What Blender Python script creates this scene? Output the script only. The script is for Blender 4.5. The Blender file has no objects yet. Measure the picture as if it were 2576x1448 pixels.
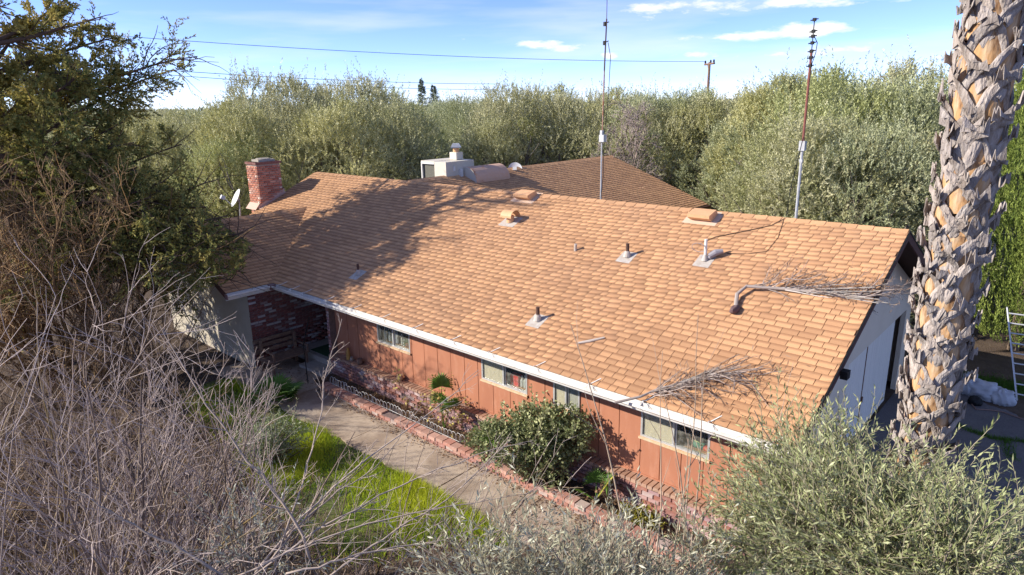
import bpy, math, random
import numpy as np
from mathutils import Matrix, Vector

# ------------------------------------------------------------------ camera, sky, sun, exposure
sc = bpy.context.scene
col = sc.collection
rad = math.radians
CAM = np.array([2.4607, -8.1235, 6.6356]); YAW, PITCH, ROLL, FPX = -.738, .2716, -.0181, 1668.84
_fw = np.array([math.sin(YAW)*math.cos(PITCH), math.cos(YAW)*math.cos(PITCH), -math.sin(PITCH)])
_rt = np.array([math.cos(YAW), -math.sin(YAW), 0.]); _up = np.cross(_rt, _fw)
RT = math.cos(ROLL)*_rt + math.sin(ROLL)*_up; UP = -math.sin(ROLL)*_rt + math.cos(ROLL)*_up; FW = _fw
cd = bpy.data.cameras.new('camera'); cam = bpy.data.objects.new('camera', cd); col.objects.link(cam)
cd.sensor_width = 36; cd.lens = FPX/2576*36; cd.clip_start = .05; cd.clip_end = 3000
cam.matrix_world = Matrix([[RT[0], UP[0], -FW[0], CAM[0]], [RT[1], UP[1], -FW[1], CAM[1]], [RT[2], UP[2], -FW[2], CAM[2]], [0, 0, 0, 1]])
sc.camera = cam
sc.view_settings.view_transform = 'Standard'; sc.view_settings.look = 'None'
sc.view_settings.exposure = 0.98; sc.view_settings.gamma = 1

SUN_AZ = math.atan2(-.69, -.72); SUN_EL = rad(27.6)          # where the sun stands (x, y): behind the camera's left
sun_from = np.array([-.692*math.cos(SUN_EL), -.722*math.cos(SUN_EL), math.sin(SUN_EL)])
sd = bpy.data.lights.new('sun', 'SUN'); sd.energy = 4.3; sd.angle = rad(.53); sd.color = (1, .93, .82)
so = bpy.data.objects.new('sun', sd); col.objects.link(so); so.location = (-20, -20, 30)
so.rotation_euler = Vector(sun_from).to_track_quat('Z', 'Y').to_euler()

w = bpy.data.worlds.new('World'); sc.world = w; w.use_nodes = True
nt = w.node_tree; nt.nodes.clear()
def N(t, nt=nt, **k):
    n = nt.nodes.new(t)
    for a, b in k.items(): setattr(n, a, b)
    return n
def LK(a, b, nt=nt): nt.links.new(a, b)
def M_(op, a, b=None, nt=nt, clamp=False):
    n = nt.nodes.new('ShaderNodeMath'); n.operation = op; n.use_clamp = clamp
    for i, v in enumerate((a, b)):
        if v is None: continue
        if isinstance(v, (int, float)): n.inputs[i].default_value = v
        else: nt.links.new(v, n.inputs[i])
    return n.outputs[0]
sky = N('ShaderNodeTexSky', sky_type='NISHITA', sun_disc=False, sun_elevation=SUN_EL, sun_rotation=math.atan2(-.692, -.722),
        altitude=1500, air_density=.6, dust_density=0, ozone_density=5.0)
geo = N('ShaderNodeNewGeometry')
def DOT(v):
    n = N('ShaderNodeVectorMath', operation='DOT_PRODUCT'); LK(tc.outputs['Generated'], n.inputs[0]); n.inputs[1].default_value = v
    return n.outputs['Value']
tc = N('ShaderNodeTexCoord')
fwh = np.array([math.sin(YAW), math.cos(YAW), 0])
dr, du, dfw = DOT(tuple(_rt)), DOT((0, 0, 1)), DOT(tuple(fwh))
# small fair-weather clouds low over the grove: (angle right, elevation, half-width, half-height, strength)
blobs = [(2.6, 4.6, 3.0, .42, 1.1), (5.2, 4.1, 2.2, .40, 1.0), (8.2, 3.5, 1.0, .32, 1.0), (17.6, 4.6, 1.9, .42, 1.1), (22.6, 4.8, 3.8, .62, 1.35),
         (-24.5, 4.3, .7, .35, .8), (-21.5, 4.3, .6, .25, .8), (-10.4, 4.2, .6, .2, .8), (-3.6, 5.0, .5, .18, .9), (14, 4.6, 1.3, .4, .8),
         (11, 7.0, 5.5, 1.2, .80), (19, 6.9, 4.5, .6, .80), (27, 6.6, 6, .5, .7), (15, 3.4, 5, .5, .7), (24, 3.2, 5, .4, .7), (28, 3.6, 4, .5, .55), (33, 2.6, 2.5, .5, .9), (-21, 1.7, 3, .3, .5), (-12, 2.2, 6, .5, .4), (3, 2.5, 8, .4, .35),
         (-28, .6, 10, .6, .35), (40, 6, 6, .5, .4)]
mp = N('ShaderNodeMapping'); mp.inputs['Scale'].default_value = (20, 20, 62); LK(tc.outputs['Generated'], mp.inputs[0])
nz = N('ShaderNodeTexNoise'); nz.inputs['Scale'].default_value = 1.2; nz.inputs['Detail'].default_value = 7; nz.inputs['Roughness'].default_value = .62; LK(mp.outputs[0], nz.inputs['Vector'])
tot = None
for a, e, wa, we, s in blobs:
    x = M_('DIVIDE', M_('SUBTRACT', dr, math.sin(rad(a))), math.sin(rad(wa)))
    y = M_('DIVIDE', M_('SUBTRACT', du, math.sin(rad(e))), math.sin(rad(we)))
    g = M_('MULTIPLY', M_('EXPONENT', M_('MULTIPLY', M_('ADD', M_('MULTIPLY', x, x), M_('MULTIPLY', y, y)), -1)), s)
    tot = g if tot is None else M_('ADD', tot, g)
tot = M_('MULTIPLY', tot, M_('GREATER_THAN', dfw, 0))
cl = M_('MULTIPLY', M_('SUBTRACT', M_('ADD', M_('MULTIPLY', tot, .50), nz.outputs['Fac']), .83), 3.6, clamp=True)
mp2 = N('ShaderNodeMapping'); mp2.inputs['Scale'].default_value = (3, 3, 26); mp2.inputs['Rotation'].default_value = (.25, .1, .3); LK(tc.outputs['Generated'], mp2.inputs[0])
nz2 = N('ShaderNodeTexNoise'); nz2.inputs['Scale'].default_value = 1.1; nz2.inputs['Detail'].default_value = 5; LK(mp2.outputs[0], nz2.inputs['Vector'])
ci = M_('MULTIPLY', M_('SUBTRACT', nz2.outputs['Fac'], .44), 1.7, clamp=True)
fac = M_('MAXIMUM', cl, M_('MULTIPLY', ci, .75))
skt = N('ShaderNodeMix', data_type='RGBA', blend_type='MULTIPLY'); skt.inputs[0].default_value = 1; LK(sky.outputs[0], skt.inputs[6]); skt.inputs[7].default_value = (1.0, .86, .98, 1)
mx = N('ShaderNodeMix', data_type='RGBA'); LK(fac, mx.inputs[0]); LK(skt.outputs[2], mx.inputs[6]); mx.inputs[7].default_value = (4.3, 4.25, 4.25, 1)
bg = N('ShaderNodeBackground'); bg.inputs[1].default_value = .145; LK(mx.outputs[2], bg.inputs[0])
wo = N('ShaderNodeOutputWorld'); LK(bg.outputs[0], wo.inputs[0])

# ------------------------------------------------------------------ helpers
HE, T, YR, XL = 2.25, .45295, 4.75, -18.49
def ray(x, y): return FW + (x-1288)/FPX*RT - (y-724)/FPX*UP         # x, y on a 2576 x 1448 copy of the photograph
def at(x, y, d): return CAM + ray(x, y)*d
def pl(x, y, n, d):
    r = ray(x, y); n = np.array(n, float); return CAM + r*((d-CAM@n)/(r@n))
def gz(x, y, z=0): return pl(x, y, (0, 0, 1), z)
def wy(x, y, Y): return pl(x, y, (0, 1, 0), Y)
def wx(x, y, X): return pl(x, y, (1, 0, 0), X)
def onroof(x, y): return pl(x, y, (0, -T, 1), HE)
RN = np.array([0, -T, 1])/math.hypot(T, 1); RS = np.array([0, 1, T])/math.hypot(1, T)

def np_mesh(name, V, F, C=None, smooth=False, mats=None):
    V = np.asarray(V, np.float32).reshape(-1, 3); F = np.asarray(F, np.int32)
    me = bpy.data.meshes.new(name); k = F.shape[1]
    me.vertices.add(len(V)); me.vertices.foreach_set('co', V.ravel())
    me.loops.add(F.size); me.loops.foreach_set('vertex_index', F.ravel())
    me.polygons.add(len(F)); me.polygons.foreach_set('loop_start', np.arange(0, F.size, k, dtype=np.int32))
    if smooth: me.polygons.foreach_set('use_smooth', np.ones(len(F), bool))
    if C is not None:
        C = np.asarray(C, np.float32)
        if C.shape[1] == 3: C = np.hstack([C, np.ones((len(C), 1), np.float32)])
        me.attributes.new('col', 'FLOAT_COLOR', 'POINT').data.foreach_set('color', C.ravel())
    me.update(); me.validate()
    return me
class MB:
    def __init__(s): s.v = []; s.f = []; s.c = []; s.m = []
    def add(s, V, F, c=(1, 1, 1), m=0):
        o = len(s.v); s.v += [tuple(p) for p in V]; s.f += [tuple(i+o for i in f) for f in F]; s.c += [c]*len(V); s.m += [m]*len(F)
    def box(s, a, b, c=(1, 1, 1), m=0):
        (x0, y0, z0), (x1, y1, z1) = a, b
        s.add([(x0, y0, z0), (x1, y0, z0), (x1, y1, z0), (x0, y1, z0), (x0, y0, z1), (x1, y0, z1), (x1, y1, z1), (x0, y1, z1)],
              [(3, 2, 1, 0), (4, 5, 6, 7), (0, 1, 5, 4), (1, 2, 6, 5), (2, 3, 7, 6), (3, 0, 4, 7)], c, m); return s
    def obox(s, o, u, v, n, c=(1, 1, 1), m=0):      # corner + three edge vectors
        o, u, v, n = map(np.asarray, (o, u, v, n))
        s.add([o, o+u, o+u+v, o+v, o+n, o+u+n, o+u+v+n, o+v+n], [(3, 2, 1, 0), (4, 5, 6, 7), (0, 1, 5, 4), (1, 2, 6, 5), (2, 3, 7, 6), (3, 0, 4, 7)], c, m); return s
    def tube(s, pts, r, k=8, c=(1, 1, 1), cap=True, m=0):
        pts = [np.asarray(p, float) for p in pts]; n = len(pts); rs = r if hasattr(r, '__len__') else [r]*n
        V = []
        for i, p in enumerate(pts):
            t = pts[min(i+1, n-1)]-pts[max(i-1, 0)]; t /= np.linalg.norm(t)+1e-9
            a = np.cross(t, (0, 0, 1) if abs(t[2]) < .9 else (1, 0, 0)); a /= np.linalg.norm(a); b = np.cross(t, a)
            V += [p+rs[i]*(math.cos(2*math.pi*j/k)*a+math.sin(2*math.pi*j/k)*b) for j in range(k)]
        F = [(i*k+j, i*k+(j+1) % k, (i+1)*k+(j+1) % k, (i+1)*k+j) for i in range(n-1) for j in range(k)]
        if cap: F += [tuple(range(k)), tuple((n-1)*k+j for j in range(k))]
        s.add(V, F, c, m); return s
    def lathe(s, o, prof, k=16, c=(1, 1, 1), m=0):
        V = [(o[0]+r*math.cos(2*math.pi*j/k), o[1]+r*math.sin(2*math.pi*j/k), o[2]+z) for r, z in prof for j in range(k)]; n = len(prof)
        F = [(i*k+j, i*k+(j+1) % k, (i+1)*k+(j+1) % k, (i+1)*k+j) for i in range(n-1) for j in range(k)]
        s.add(V, F+[tuple(range(k))[::-1], tuple((n-1)*k+j for j in range(k))], c, m); return s
    def mesh(s, name):
        me = bpy.data.meshes.new(name); me.from_pydata(s.v, [], s.f)
        me.attributes.new('col', 'FLOAT_COLOR', 'POINT').data.foreach_set('color', np.hstack([np.array(s.c, np.float32), np.ones((len(s.c), 1), np.float32)]).ravel())
        if any(s.m): me.polygons.foreach_set('material_index', s.m)
        me.update(); return me
    def build(s, name, mat, parent=None, smooth=False):
        me = s.mesh(name)
        if smooth: me.shade_smooth()
        return obj(name, me, mat, parent)
def obj(name, me, mat=None, parent=None, mw=None):
    o = bpy.data.objects.new(name, me); col.objects.link(o)
    if mat is not None and not me.materials:
        for m in (mat if isinstance(mat, (list, tuple)) else [mat]): me.materials.append(m)
    if parent: o.parent = parent
    if mw is not None: o.matrix_local = mw
    return o
def empty(name, loc=(0, 0, 0)):
    o = bpy.data.objects.new(name, None); col.objects.link(o); o.location = tuple(loc); return o
def thing(name, label, cat, loc=(0, 0, 0), group=None): return tag(empty(name, loc), label, cat, group)
def tag(o, label=None, cat=None, group=None, kind=None):
    for k, v in (('label', label), ('category', cat), ('group', group), ('kind', kind)):
        if v: o[k] = v
    return o
def frame(o, u, v, n): return Matrix([[u[0], v[0], n[0], o[0]], [u[1], v[1], n[1], o[1]], [u[2], v[2], n[2], o[2]], [0, 0, 0, 1]])

def mat(name, c=(1, 1, 1), rough=.7, attr=False, n1=None, n2=None, bump=None, metal=0, transl=0, spec=.3, coords='Object', stretch=None):
    """n1/n2 = (scale, amount, colour): noise-driven mixes towards a colour; bump = (scale, strength, distance)"""
    m = bpy.data.materials.new(name); m.use_nodes = True; t = m.node_tree; t.nodes.clear()
    def nn(k): return t.nodes.new(k)
    L = t.links.new
    tcn = nn('ShaderNodeTexCoord'); vec = tcn.outputs[coords]
    if stretch:
        mpn = nn('ShaderNodeMapping'); mpn.inputs['Scale'].default_value = stretch; L(vec, mpn.inputs[0]); vec = mpn.outputs[0]
    rgb = nn('ShaderNodeRGB'); rgb.outputs[0].default_value = (*c, 1); cur = rgb.outputs[0]
    if attr:
        a = nn('ShaderNodeAttribute'); a.attribute_name = 'col'
        mu = nn('ShaderNodeMix'); mu.data_type = 'RGBA'; mu.blend_type = 'MULTIPLY'; mu.inputs[0].default_value = 1; L(cur, mu.inputs[6]); L(a.outputs['Color'], mu.inputs[7]); cur = mu.outputs[2]
    for nx in (n1, n2):
        if not nx: continue
        s, amt, cc = nx[:3]; lo, hi = nx[3] if len(nx) > 3 else (.4, .65)
        no = nn('ShaderNodeTexNoise'); no.inputs['Scale'].default_value = s; no.inputs['Detail'].default_value = 6; no.inputs['Roughness'].default_value = .65; L(vec, no.inputs['Vector'])
        mr = nn('ShaderNodeMapRange'); mr.inputs[1].default_value = lo; mr.inputs[2].default_value = hi; mr.inputs[4].default_value = amt; L(no.outputs['Fac'], mr.inputs[0])
        mu = nn('ShaderNodeMix'); mu.data_type = 'RGBA'; L(mr.outputs[0], mu.inputs[0]); L(cur, mu.inputs[6]); mu.inputs[7].default_value = (*cc, 1); cur = mu.outputs[2]
    p = nn('ShaderNodeBsdfPrincipled'); L(cur, p.inputs['Base Color']); p.inputs['Roughness'].default_value = rough; p.inputs['Metallic'].default_value = metal
    p.inputs['Specular IOR Level'].default_value = spec
    if name == 'asphalt_shingle': p.inputs['Diffuse Roughness'].default_value = .8
    if bump:
        no = nn('ShaderNodeTexNoise'); no.inputs['Scale'].default_value = bump[0]; no.inputs['Detail'].default_value = 5; L(vec, no.inputs['Vector'])
        bn = nn('ShaderNodeBump'); bn.inputs['Strength'].default_value = bump[1]; bn.inputs['Distance'].default_value = bump[2]; L(no.outputs['Fac'], bn.inputs['Height']); L(bn.outputs[0], p.inputs['Normal'])
    out = nn('ShaderNodeOutputMaterial'); sh = p.outputs[0]
    if transl:
        tr = nn('ShaderNodeBsdfTranslucent'); L(cur, tr.inputs[0]); mxs = nn('ShaderNodeMixShader'); mxs.inputs[0].default_value = transl
        L(sh, mxs.inputs[1]); L(tr.outputs[0], mxs.inputs[2]); sh = mxs.outputs[0]
    L(sh, out.inputs[0]); return m
def glass_mat():
    m = bpy.data.materials.new('window_glass'); m.use_nodes = True; t = m.node_tree; t.nodes.clear(); L = t.links.new
    tr = t.nodes.new('ShaderNodeBsdfTransparent'); tr.inputs[0].default_value = (.88, .90, .88, 1)
    gl = t.nodes.new('ShaderNodeBsdfGlossy'); gl.inputs['Roughness'].default_value = .03
    di = t.nodes.new('ShaderNodeBsdfDiffuse'); di.inputs[0].default_value = (.5, .48, .42, 1)
    fr = t.nodes.new('ShaderNodeLayerWeight'); fr.inputs[0].default_value = .12
    m1 = t.nodes.new('ShaderNodeMixShader'); L(fr.outputs[0], m1.inputs[0]); L(tr.outputs[0], m1.inputs[1]); L(gl.outputs[0], m1.inputs[2])
    no = t.nodes.new('ShaderNodeTexNoise'); no.inputs['Scale'].default_value = 6; no.inputs['Detail'].default_value = 5
    mr = t.nodes.new('ShaderNodeMapRange'); mr.inputs[1].default_value = .45; mr.inputs[2].default_value = .8; mr.inputs[3].default_value = .05; mr.inputs[4].default_value = .30; L(no.outputs['Fac'], mr.inputs[0])
    m2 = t.nodes.new('ShaderNodeMixShader'); L(mr.outputs[0], m2.inputs[0]); L(m1.outputs[0], m2.inputs[1]); L(di.outputs[0], m2.inputs[2])
    o = t.nodes.new('ShaderNodeOutputMaterial'); L(m2.outputs[0], o.inputs[0]); return m

# --- plant tools: everything vectorised over branches
def unit(a): return a/(np.linalg.norm(a, axis=-1, keepdims=True)+1e-9)
def grow(rng, S, D, L, R, n=6, wob=.2, up=.0, taper=.35):
    S, D = np.asarray(S, float), unit(np.asarray(D, float)); k = len(S); P = np.zeros((k, n, 3)); P[:, 0] = S; d = D
    L = np.broadcast_to(np.asarray(L, float), (k,)); st = (L/(n-1))[:, None]
    for i in range(1, n):
        d = unit(d + rng.normal(0, wob, (k, 3)) + np.array([0, 0, up])); P[:, i] = P[:, i-1]+d*st
    Rr = np.broadcast_to(np.asarray(R, float), (k,))[:, None]*np.linspace(1, taper, n)[None]
    return P, Rr
def along(P, idx, t):
    n = P.shape[1]; f = np.clip(t, 0, .9999)*(n-1); i = f.astype(int); fr = (f-i)[:, None]
    a, b = P[idx, i], P[idx, i+1]; return a*(1-fr)+b*fr, unit(b-a)
def spawn(rng, P, Rr, k, t0=.25, t1=1., ang=.7, lf=(.4, .7), rf=.55, rmin=.0015):
    m = len(P); idx = np.repeat(np.arange(m), k); t = rng.uniform(t0, t1, len(idx)); S, tg = along(P, idx, t)
    pe = unit(np.cross(tg, rng.normal(0, 1, tg.shape))); a = ang*rng.uniform(.6, 1.3, (len(idx), 1))
    D = tg*np.cos(a)+pe*np.sin(a)
    Lp = np.linalg.norm(np.diff(P, axis=1), axis=2).sum(1)[idx]
    L = Lp*rng.uniform(*lf, len(idx))*(1.15-.5*t)
    R = np.maximum(Rr[idx, 0]*(1-.6*t)*rf, rmin)
    return S, D, L, R, idx
def tubes(P, Rr, k=3):
    m, n, _ = P.shape; tg = np.gradient(P, axis=1); tg = unit(tg); ref = np.where(np.abs(tg[..., 2:3]) < .9, [[[0, 0, 1.]]], [[[1., 0, 0]]])
    a = unit(np.cross(tg, ref)); b = np.cross(tg, a); th = np.arange(k)*2*math.pi/k
    V = P[:, :, None]+Rr[:, :, None, None]*(np.cos(th)[None, None, :, None]*a[:, :, None]+np.sin(th)[None, None, :, None]*b[:, :, None])
    base = (np.arange(m)*n*k)[:, None, None]+(np.arange(n-1)*k)[None, :, None]; j = np.arange(k)[None, None]; j2 = (j+1) % k
    F = np.stack([base+j, base+j2, base+k+j2, base+k+j], -1).reshape(-1, 4)
    return V.reshape(-1, 3), F
def leafquads(rng, B, D, L, W, nrm=None, bias=.0):
    D = unit(D); r = rng.normal(0, 1, D.shape)
    if nrm is not None: r = np.cross(D, nrm+rng.normal(0, bias, D.shape))
    s = unit(r-D*(r*D).sum(1, keepdims=True)); L = np.broadcast_to(L, (len(B),))[:, None]; W = np.broadcast_to(W, (len(B),))[:, None]
    m = B+D*L*.48; V = np.stack([B, m+s*W*.5, B+D*L, m-s*W*.5], 1).reshape(-1, 3)
    return V, np.arange(len(B)*4).reshape(-1, 4)
def leaves_on(rng, P, m, ang=.7, L=.06, W=.013, t0=.1, lv=.25, up=0.):
    k = len(P); idx = np.repeat(np.arange(k), m); t = np.tile(np.linspace(t0, 1, m), k)+rng.normal(0, .02, k*m)
    S, tg = along(P, idx, np.clip(t, 0, 1)); pe = unit(np.cross(tg, rng.normal(0, 1, tg.shape))); a = ang*rng.uniform(.6, 1.3, (k*m, 1))
    D = tg*np.cos(a)+pe*np.sin(a)+np.array([0, 0, up]); LL = L*rng.uniform(1-lv, 1+lv, k*m)
    V, F = leafquads(rng, S, D, LL, W*rng.uniform(.8, 1.2, k*m)); return V, F, idx
def join(parts):
    V, F, C, o = [], [], [], 0
    for v, f, c in parts:
        V.append(v); F.append(f+o); C.append(np.broadcast_to(np.asarray(c, float), (len(v), 3))); o += len(v)
    return np.vstack(V), np.vstack(F), np.vstack(C)
def tint(rng, n, a, b, j=.12, rep=4):
    t = rng.random((n, 1)); c = np.array(a)*(1-t)+np.array(b)*t; c = c*rng.uniform(1-j, 1+j, (n, 1)); return np.repeat(c, rep, 0)

# ------------------------------------------------------------------ materials
m_shingle = mat('asphalt_shingle', attr=True, rough=.95, n1=(90, .30, (.20, .11, .07), (.45, .75)), n2=(.7, .28, (.34, .20, .13), (.46, .68)), bump=(260, .35, .004), spec=.15)
m_deck = mat('roof_deck', (.075, .042, .03), .9)
m_white = mat('white_paint', (.74, .73, .70), .45, n1=(3, .35, (.45, .42, .37)), n2=(30, .2, (.35, .31, .26)))
m_rust_white = mat('gutter_paint', (.74, .71, .66), .45, n1=(2.2, .55, (.45, .38, .31), (.48, .72)), n2=(24, .35, (.30, .22, .16), (.5, .72)))
m_alu = mat('aluminium', (.6, .6, .6), .4, metal=.5, n1=(12, .4, (.42, .41, .38)))
m_galv = mat('galvanised_steel', (.50, .51, .52), .5, metal=.4, n1=(14, .5, (.34, .33, .31)))
m_siding = mat('painted_siding', (.40, .172, .10), .85, n1=(1.0, .65, (.31, .125, .073), (.42, .66)), n2=(7, .5, (.50, .27, .18), (.52, .74)), bump=(40, .3, .004), stretch=(1, 1, .25), spec=.2)
m_dark = mat('dark_gap', (.02, .012, .01), .9)
m_brick = mat('brick', attr=True, rough=.9, n1=(16, .45, (.46, .37, .34), (.52, .74)), n2=(60, .35, (.12, .06, .05), (.5, .7)), bump=(45, .6, .006), spec=.2)
m_mortar = mat('mortar', (.34, .29, .26), .95, n1=(20, .6, (.18, .14, .12)))
m_mortar_dark = mat('old_mortar', (.20, .14, .13), .95, n1=(20, .6, (.10, .07, .06)))
m_stucco = mat('tan_stucco', (.47, .42, .33), .95, n1=(3, .5, (.40, .35, .27)), bump=(120, .6, .006))
m_gable = mat('cream_gable_wall', (.72, .62, .48), .95, n1=(2, .4, (.62, .52, .40)), bump=(90, .5, .005))
m_garage = mat('white_garage_door', (.80, .75, .66), .8, n1=(2.5, .5, (.66, .61, .53)), stretch=(1, 6, .4), bump=(30, .5, .006))
m_brown = mat('brown_trim', (.10, .045, .035), .8)
m_wood = mat('weathered_wood', (.17, .10, .07), .9, n1=(14, .7, (.32, .22, .15)), stretch=(1, 1, 1))
m_conc = mat('concrete', (.43, .345, .26), .95, n1=(1.1, .8, (.25, .185, .135), (.44, .60)), n2=(14, .55, (.19, .14, .10), (.52, .72)), bump=(70, .4, .005))
m_conc2 = mat('grey_concrete', (.42, .38, .33), .95, n1=(2, .6, (.30, .26, .22)), n2=(20, .4, (.2, .17, .13)))
m_soil = mat('garden_soil', (.085, .058, .04), 1, n1=(2.5, .8, (.14, .10, .068)), n2=(30, .6, (.06, .04, .028)), bump=(25, 1, .03))
m_asph = mat('asphalt', (.15, .14, .145), .95, n1=(.8, .6, (.24, .22, .21)), n2=(50, .6, (.045, .042, .045)), bump=(140, .6, .006))
m_glass = glass_mat()
m_curtain = mat('beige_curtain', (.66, .56, .42), .9, n1=(5, .3, (.36, .31, .25)), stretch=(8, 1, 1))
m_bronze = mat('tan_vent_paint', (.62, .36, .19), .6, n1=(8, .4, (.48, .25, .13)))
m_lead = mat('lead_flashing', (.50, .47, .43), .6, n1=(12, .6, (.34, .27, .21)), n2=(40, .4, (.25, .17, .12)))
m_rustpipe = mat('rusty_pipe', (.07, .04, .032), .85, n1=(20, .5, (.17, .09, .06)))
m_cool = mat('cooler_paint', (.60, .55, .46), .6, n1=(4, .35, (.48, .42, .34)))
m_coolr = mat('rust_streaked_cooler_paint', (.62, .38, .26), .7, n1=(1.6, .9, (.45, .16, .05), (.56, .66)), n2=(7, .4, (.62, .45, .36)))
m_black = mat('black_plastic', (.012, .012, .013), .6)
m_louvre = mat('cooler_pad', (.10, .10, .085), .95, n1=(60, .7, (.2, .19, .15)))
m_bark = mat('bark', attr=True, rough=.95, n1=(18, .5, (.10, .075, .06)), bump=(30, .8, .01), spec=.1)
m_twig = mat('twig', attr=True, rough=.9, spec=.15)
m_leaf = mat('leaf', attr=True, rough=.5, transl=.22, spec=.35)
m_needle = mat('conifer_foliage', attr=True, rough=.7, transl=.32, spec=.2)
m_grass = mat('grass_blade', attr=True, rough=.7, transl=.3, spec=.2)
m_litter = mat('dry_leaf', attr=True, rough=.95, transl=.05, spec=.1)
m_paint = mat('attr_paint', attr=True, rough=.6)
m_boot = mat('palm_boot_grey', attr=True, rough=.9, n1=(11, .85, (.15, .12, .10), (.46, .66)), n2=(34, .6, (.50, .45, .40), (.5, .68)), stretch=(1, 1, .3), bump=(45, 1.0, .025), spec=.15)
m_boot2 = mat('palm_boot_tan', (.50, .29, .135), .85, n1=(7, .95, (.13, .055, .025), (.46, .62)), n2=(16, .7, (.58, .43, .28), (.48, .68)), stretch=(1, 1, .3), bump=(20, .8, .015), spec=.2)
m_pcore = mat('palm_fibre', (.20, .11, .055), .95, n1=(14, .7, (.08, .04, .025)), bump=(30, 1, .03))

# ------------------------------------------------------------------ ground, drive, walk
def sheet(name, pts, z, m, sub=None):
    b = MB(); b.add([(x, y, z) for x, y in pts], [tuple(range(len(pts)))]); o = b.build(name, m); return tag(o, kind='structure')
def edge_sheet(name, ctrl, z, m, amp, seed, step=.06):
    r = np.random.default_rng(seed); pts = []
    for (a, b, rough) in ctrl:
        a, b = np.array(a, float), np.array(b, float); L = np.linalg.norm(b-a); k = max(2, int(L/step)) if rough else 2
        nrm = np.array([-(b-a)[1], (b-a)[0]])/L; off = np.convolve(r.normal(0, amp, k+4), np.ones(5)/5*2, 'valid') if rough else np.zeros(k)
        for i in range(k-1): pts.append(a+(b-a)*i/(k-1)+nrm*(off[i] if 0 < i else 0))
    return sheet(name, pts, z, m)
tag(sheet('ground', [(-900, -400), (900, -400), (900, 1500), (-900, 1500)], 0, m_soil), kind='structure')
drive = edge_sheet('driveway', [((-.52, -1.0), (9, -3.5), 1), ((9, -3.5), (9, 9.5), 0), ((9, 9.5), (1.9, 8.6), 1), ((1.9, 8.6), (-.4, 9.6), 1), ((-.4, 9.6), (-.52, 9.6), 0), ((-.52, 9.6), (-.52, -1), 0)], .008, m_asph, .05, 4)
walk = tag(empty('garden_walk'), kind='structure')
slabx = [-14.2, -11.1, -8.3, -5.6, -2.9, -.3]
rw = np.random.default_rng(8)
for a, b in zip(slabx[:-1], slabx[1:]):
    n = 26; xs = np.linspace(a+.012, b-.012, n); e0 = -1.45+np.convolve(rw.normal(0, .06, n+4), np.ones(5)/5, 'valid')
    top = .05+rw.uniform(-.008, .008); bb = MB()
    V = [(x, .30 if x < -11.0 else -.34, z) for z in (top, -.05) for x in xs] + [(x, y, z) for z in (top, -.05) for x, y in zip(xs, e0)]
    F = []
    for i in range(n-1): F += [(i, i+1, 2*n+i+1, 2*n+i)[::-1], (2*n+i, 2*n+i+1, 3*n+i+1, 3*n+i), (i, n+i, n+i+1, i+1)]
    F += [(0, 2*n, 3*n, n), (n-1, 2*n-1, 4*n-1, 3*n-1)]
    bb.add(V, F); bb.build('slab', m_conc, walk)

# ------------------------------------------------------------------ house
house = thing('ranch_house', 'single-storey ranch house with tan shingle roof, rust-red siding and brick base', 'house')
rs_ = random.Random(5)
SH_L, SH_D = np.array((.60, .345, .18)), np.array((.29, .148, .08))
EXPO = .130
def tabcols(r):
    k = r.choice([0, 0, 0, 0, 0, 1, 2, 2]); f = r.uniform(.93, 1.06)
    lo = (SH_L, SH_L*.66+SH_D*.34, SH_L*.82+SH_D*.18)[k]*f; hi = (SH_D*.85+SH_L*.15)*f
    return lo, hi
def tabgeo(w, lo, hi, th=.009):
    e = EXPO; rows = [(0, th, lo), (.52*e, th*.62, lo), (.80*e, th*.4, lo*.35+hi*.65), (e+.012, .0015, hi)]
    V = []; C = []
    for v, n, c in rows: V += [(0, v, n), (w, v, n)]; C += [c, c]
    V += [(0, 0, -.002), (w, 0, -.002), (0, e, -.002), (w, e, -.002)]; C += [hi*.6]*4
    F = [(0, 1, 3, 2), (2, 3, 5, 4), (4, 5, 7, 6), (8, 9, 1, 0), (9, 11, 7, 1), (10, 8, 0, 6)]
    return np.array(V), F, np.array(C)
tab_variants = {}
for wv in (.14, .20, .26):
    for k in range(9):
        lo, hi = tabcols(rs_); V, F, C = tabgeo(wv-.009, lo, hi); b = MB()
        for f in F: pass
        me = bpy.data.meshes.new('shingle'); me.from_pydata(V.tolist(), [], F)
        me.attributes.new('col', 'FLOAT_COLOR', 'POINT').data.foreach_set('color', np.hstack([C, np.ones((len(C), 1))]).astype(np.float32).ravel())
        me.materials.append(m_shingle); tab_variants[(wv, k)] = (me, lo, hi)
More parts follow.
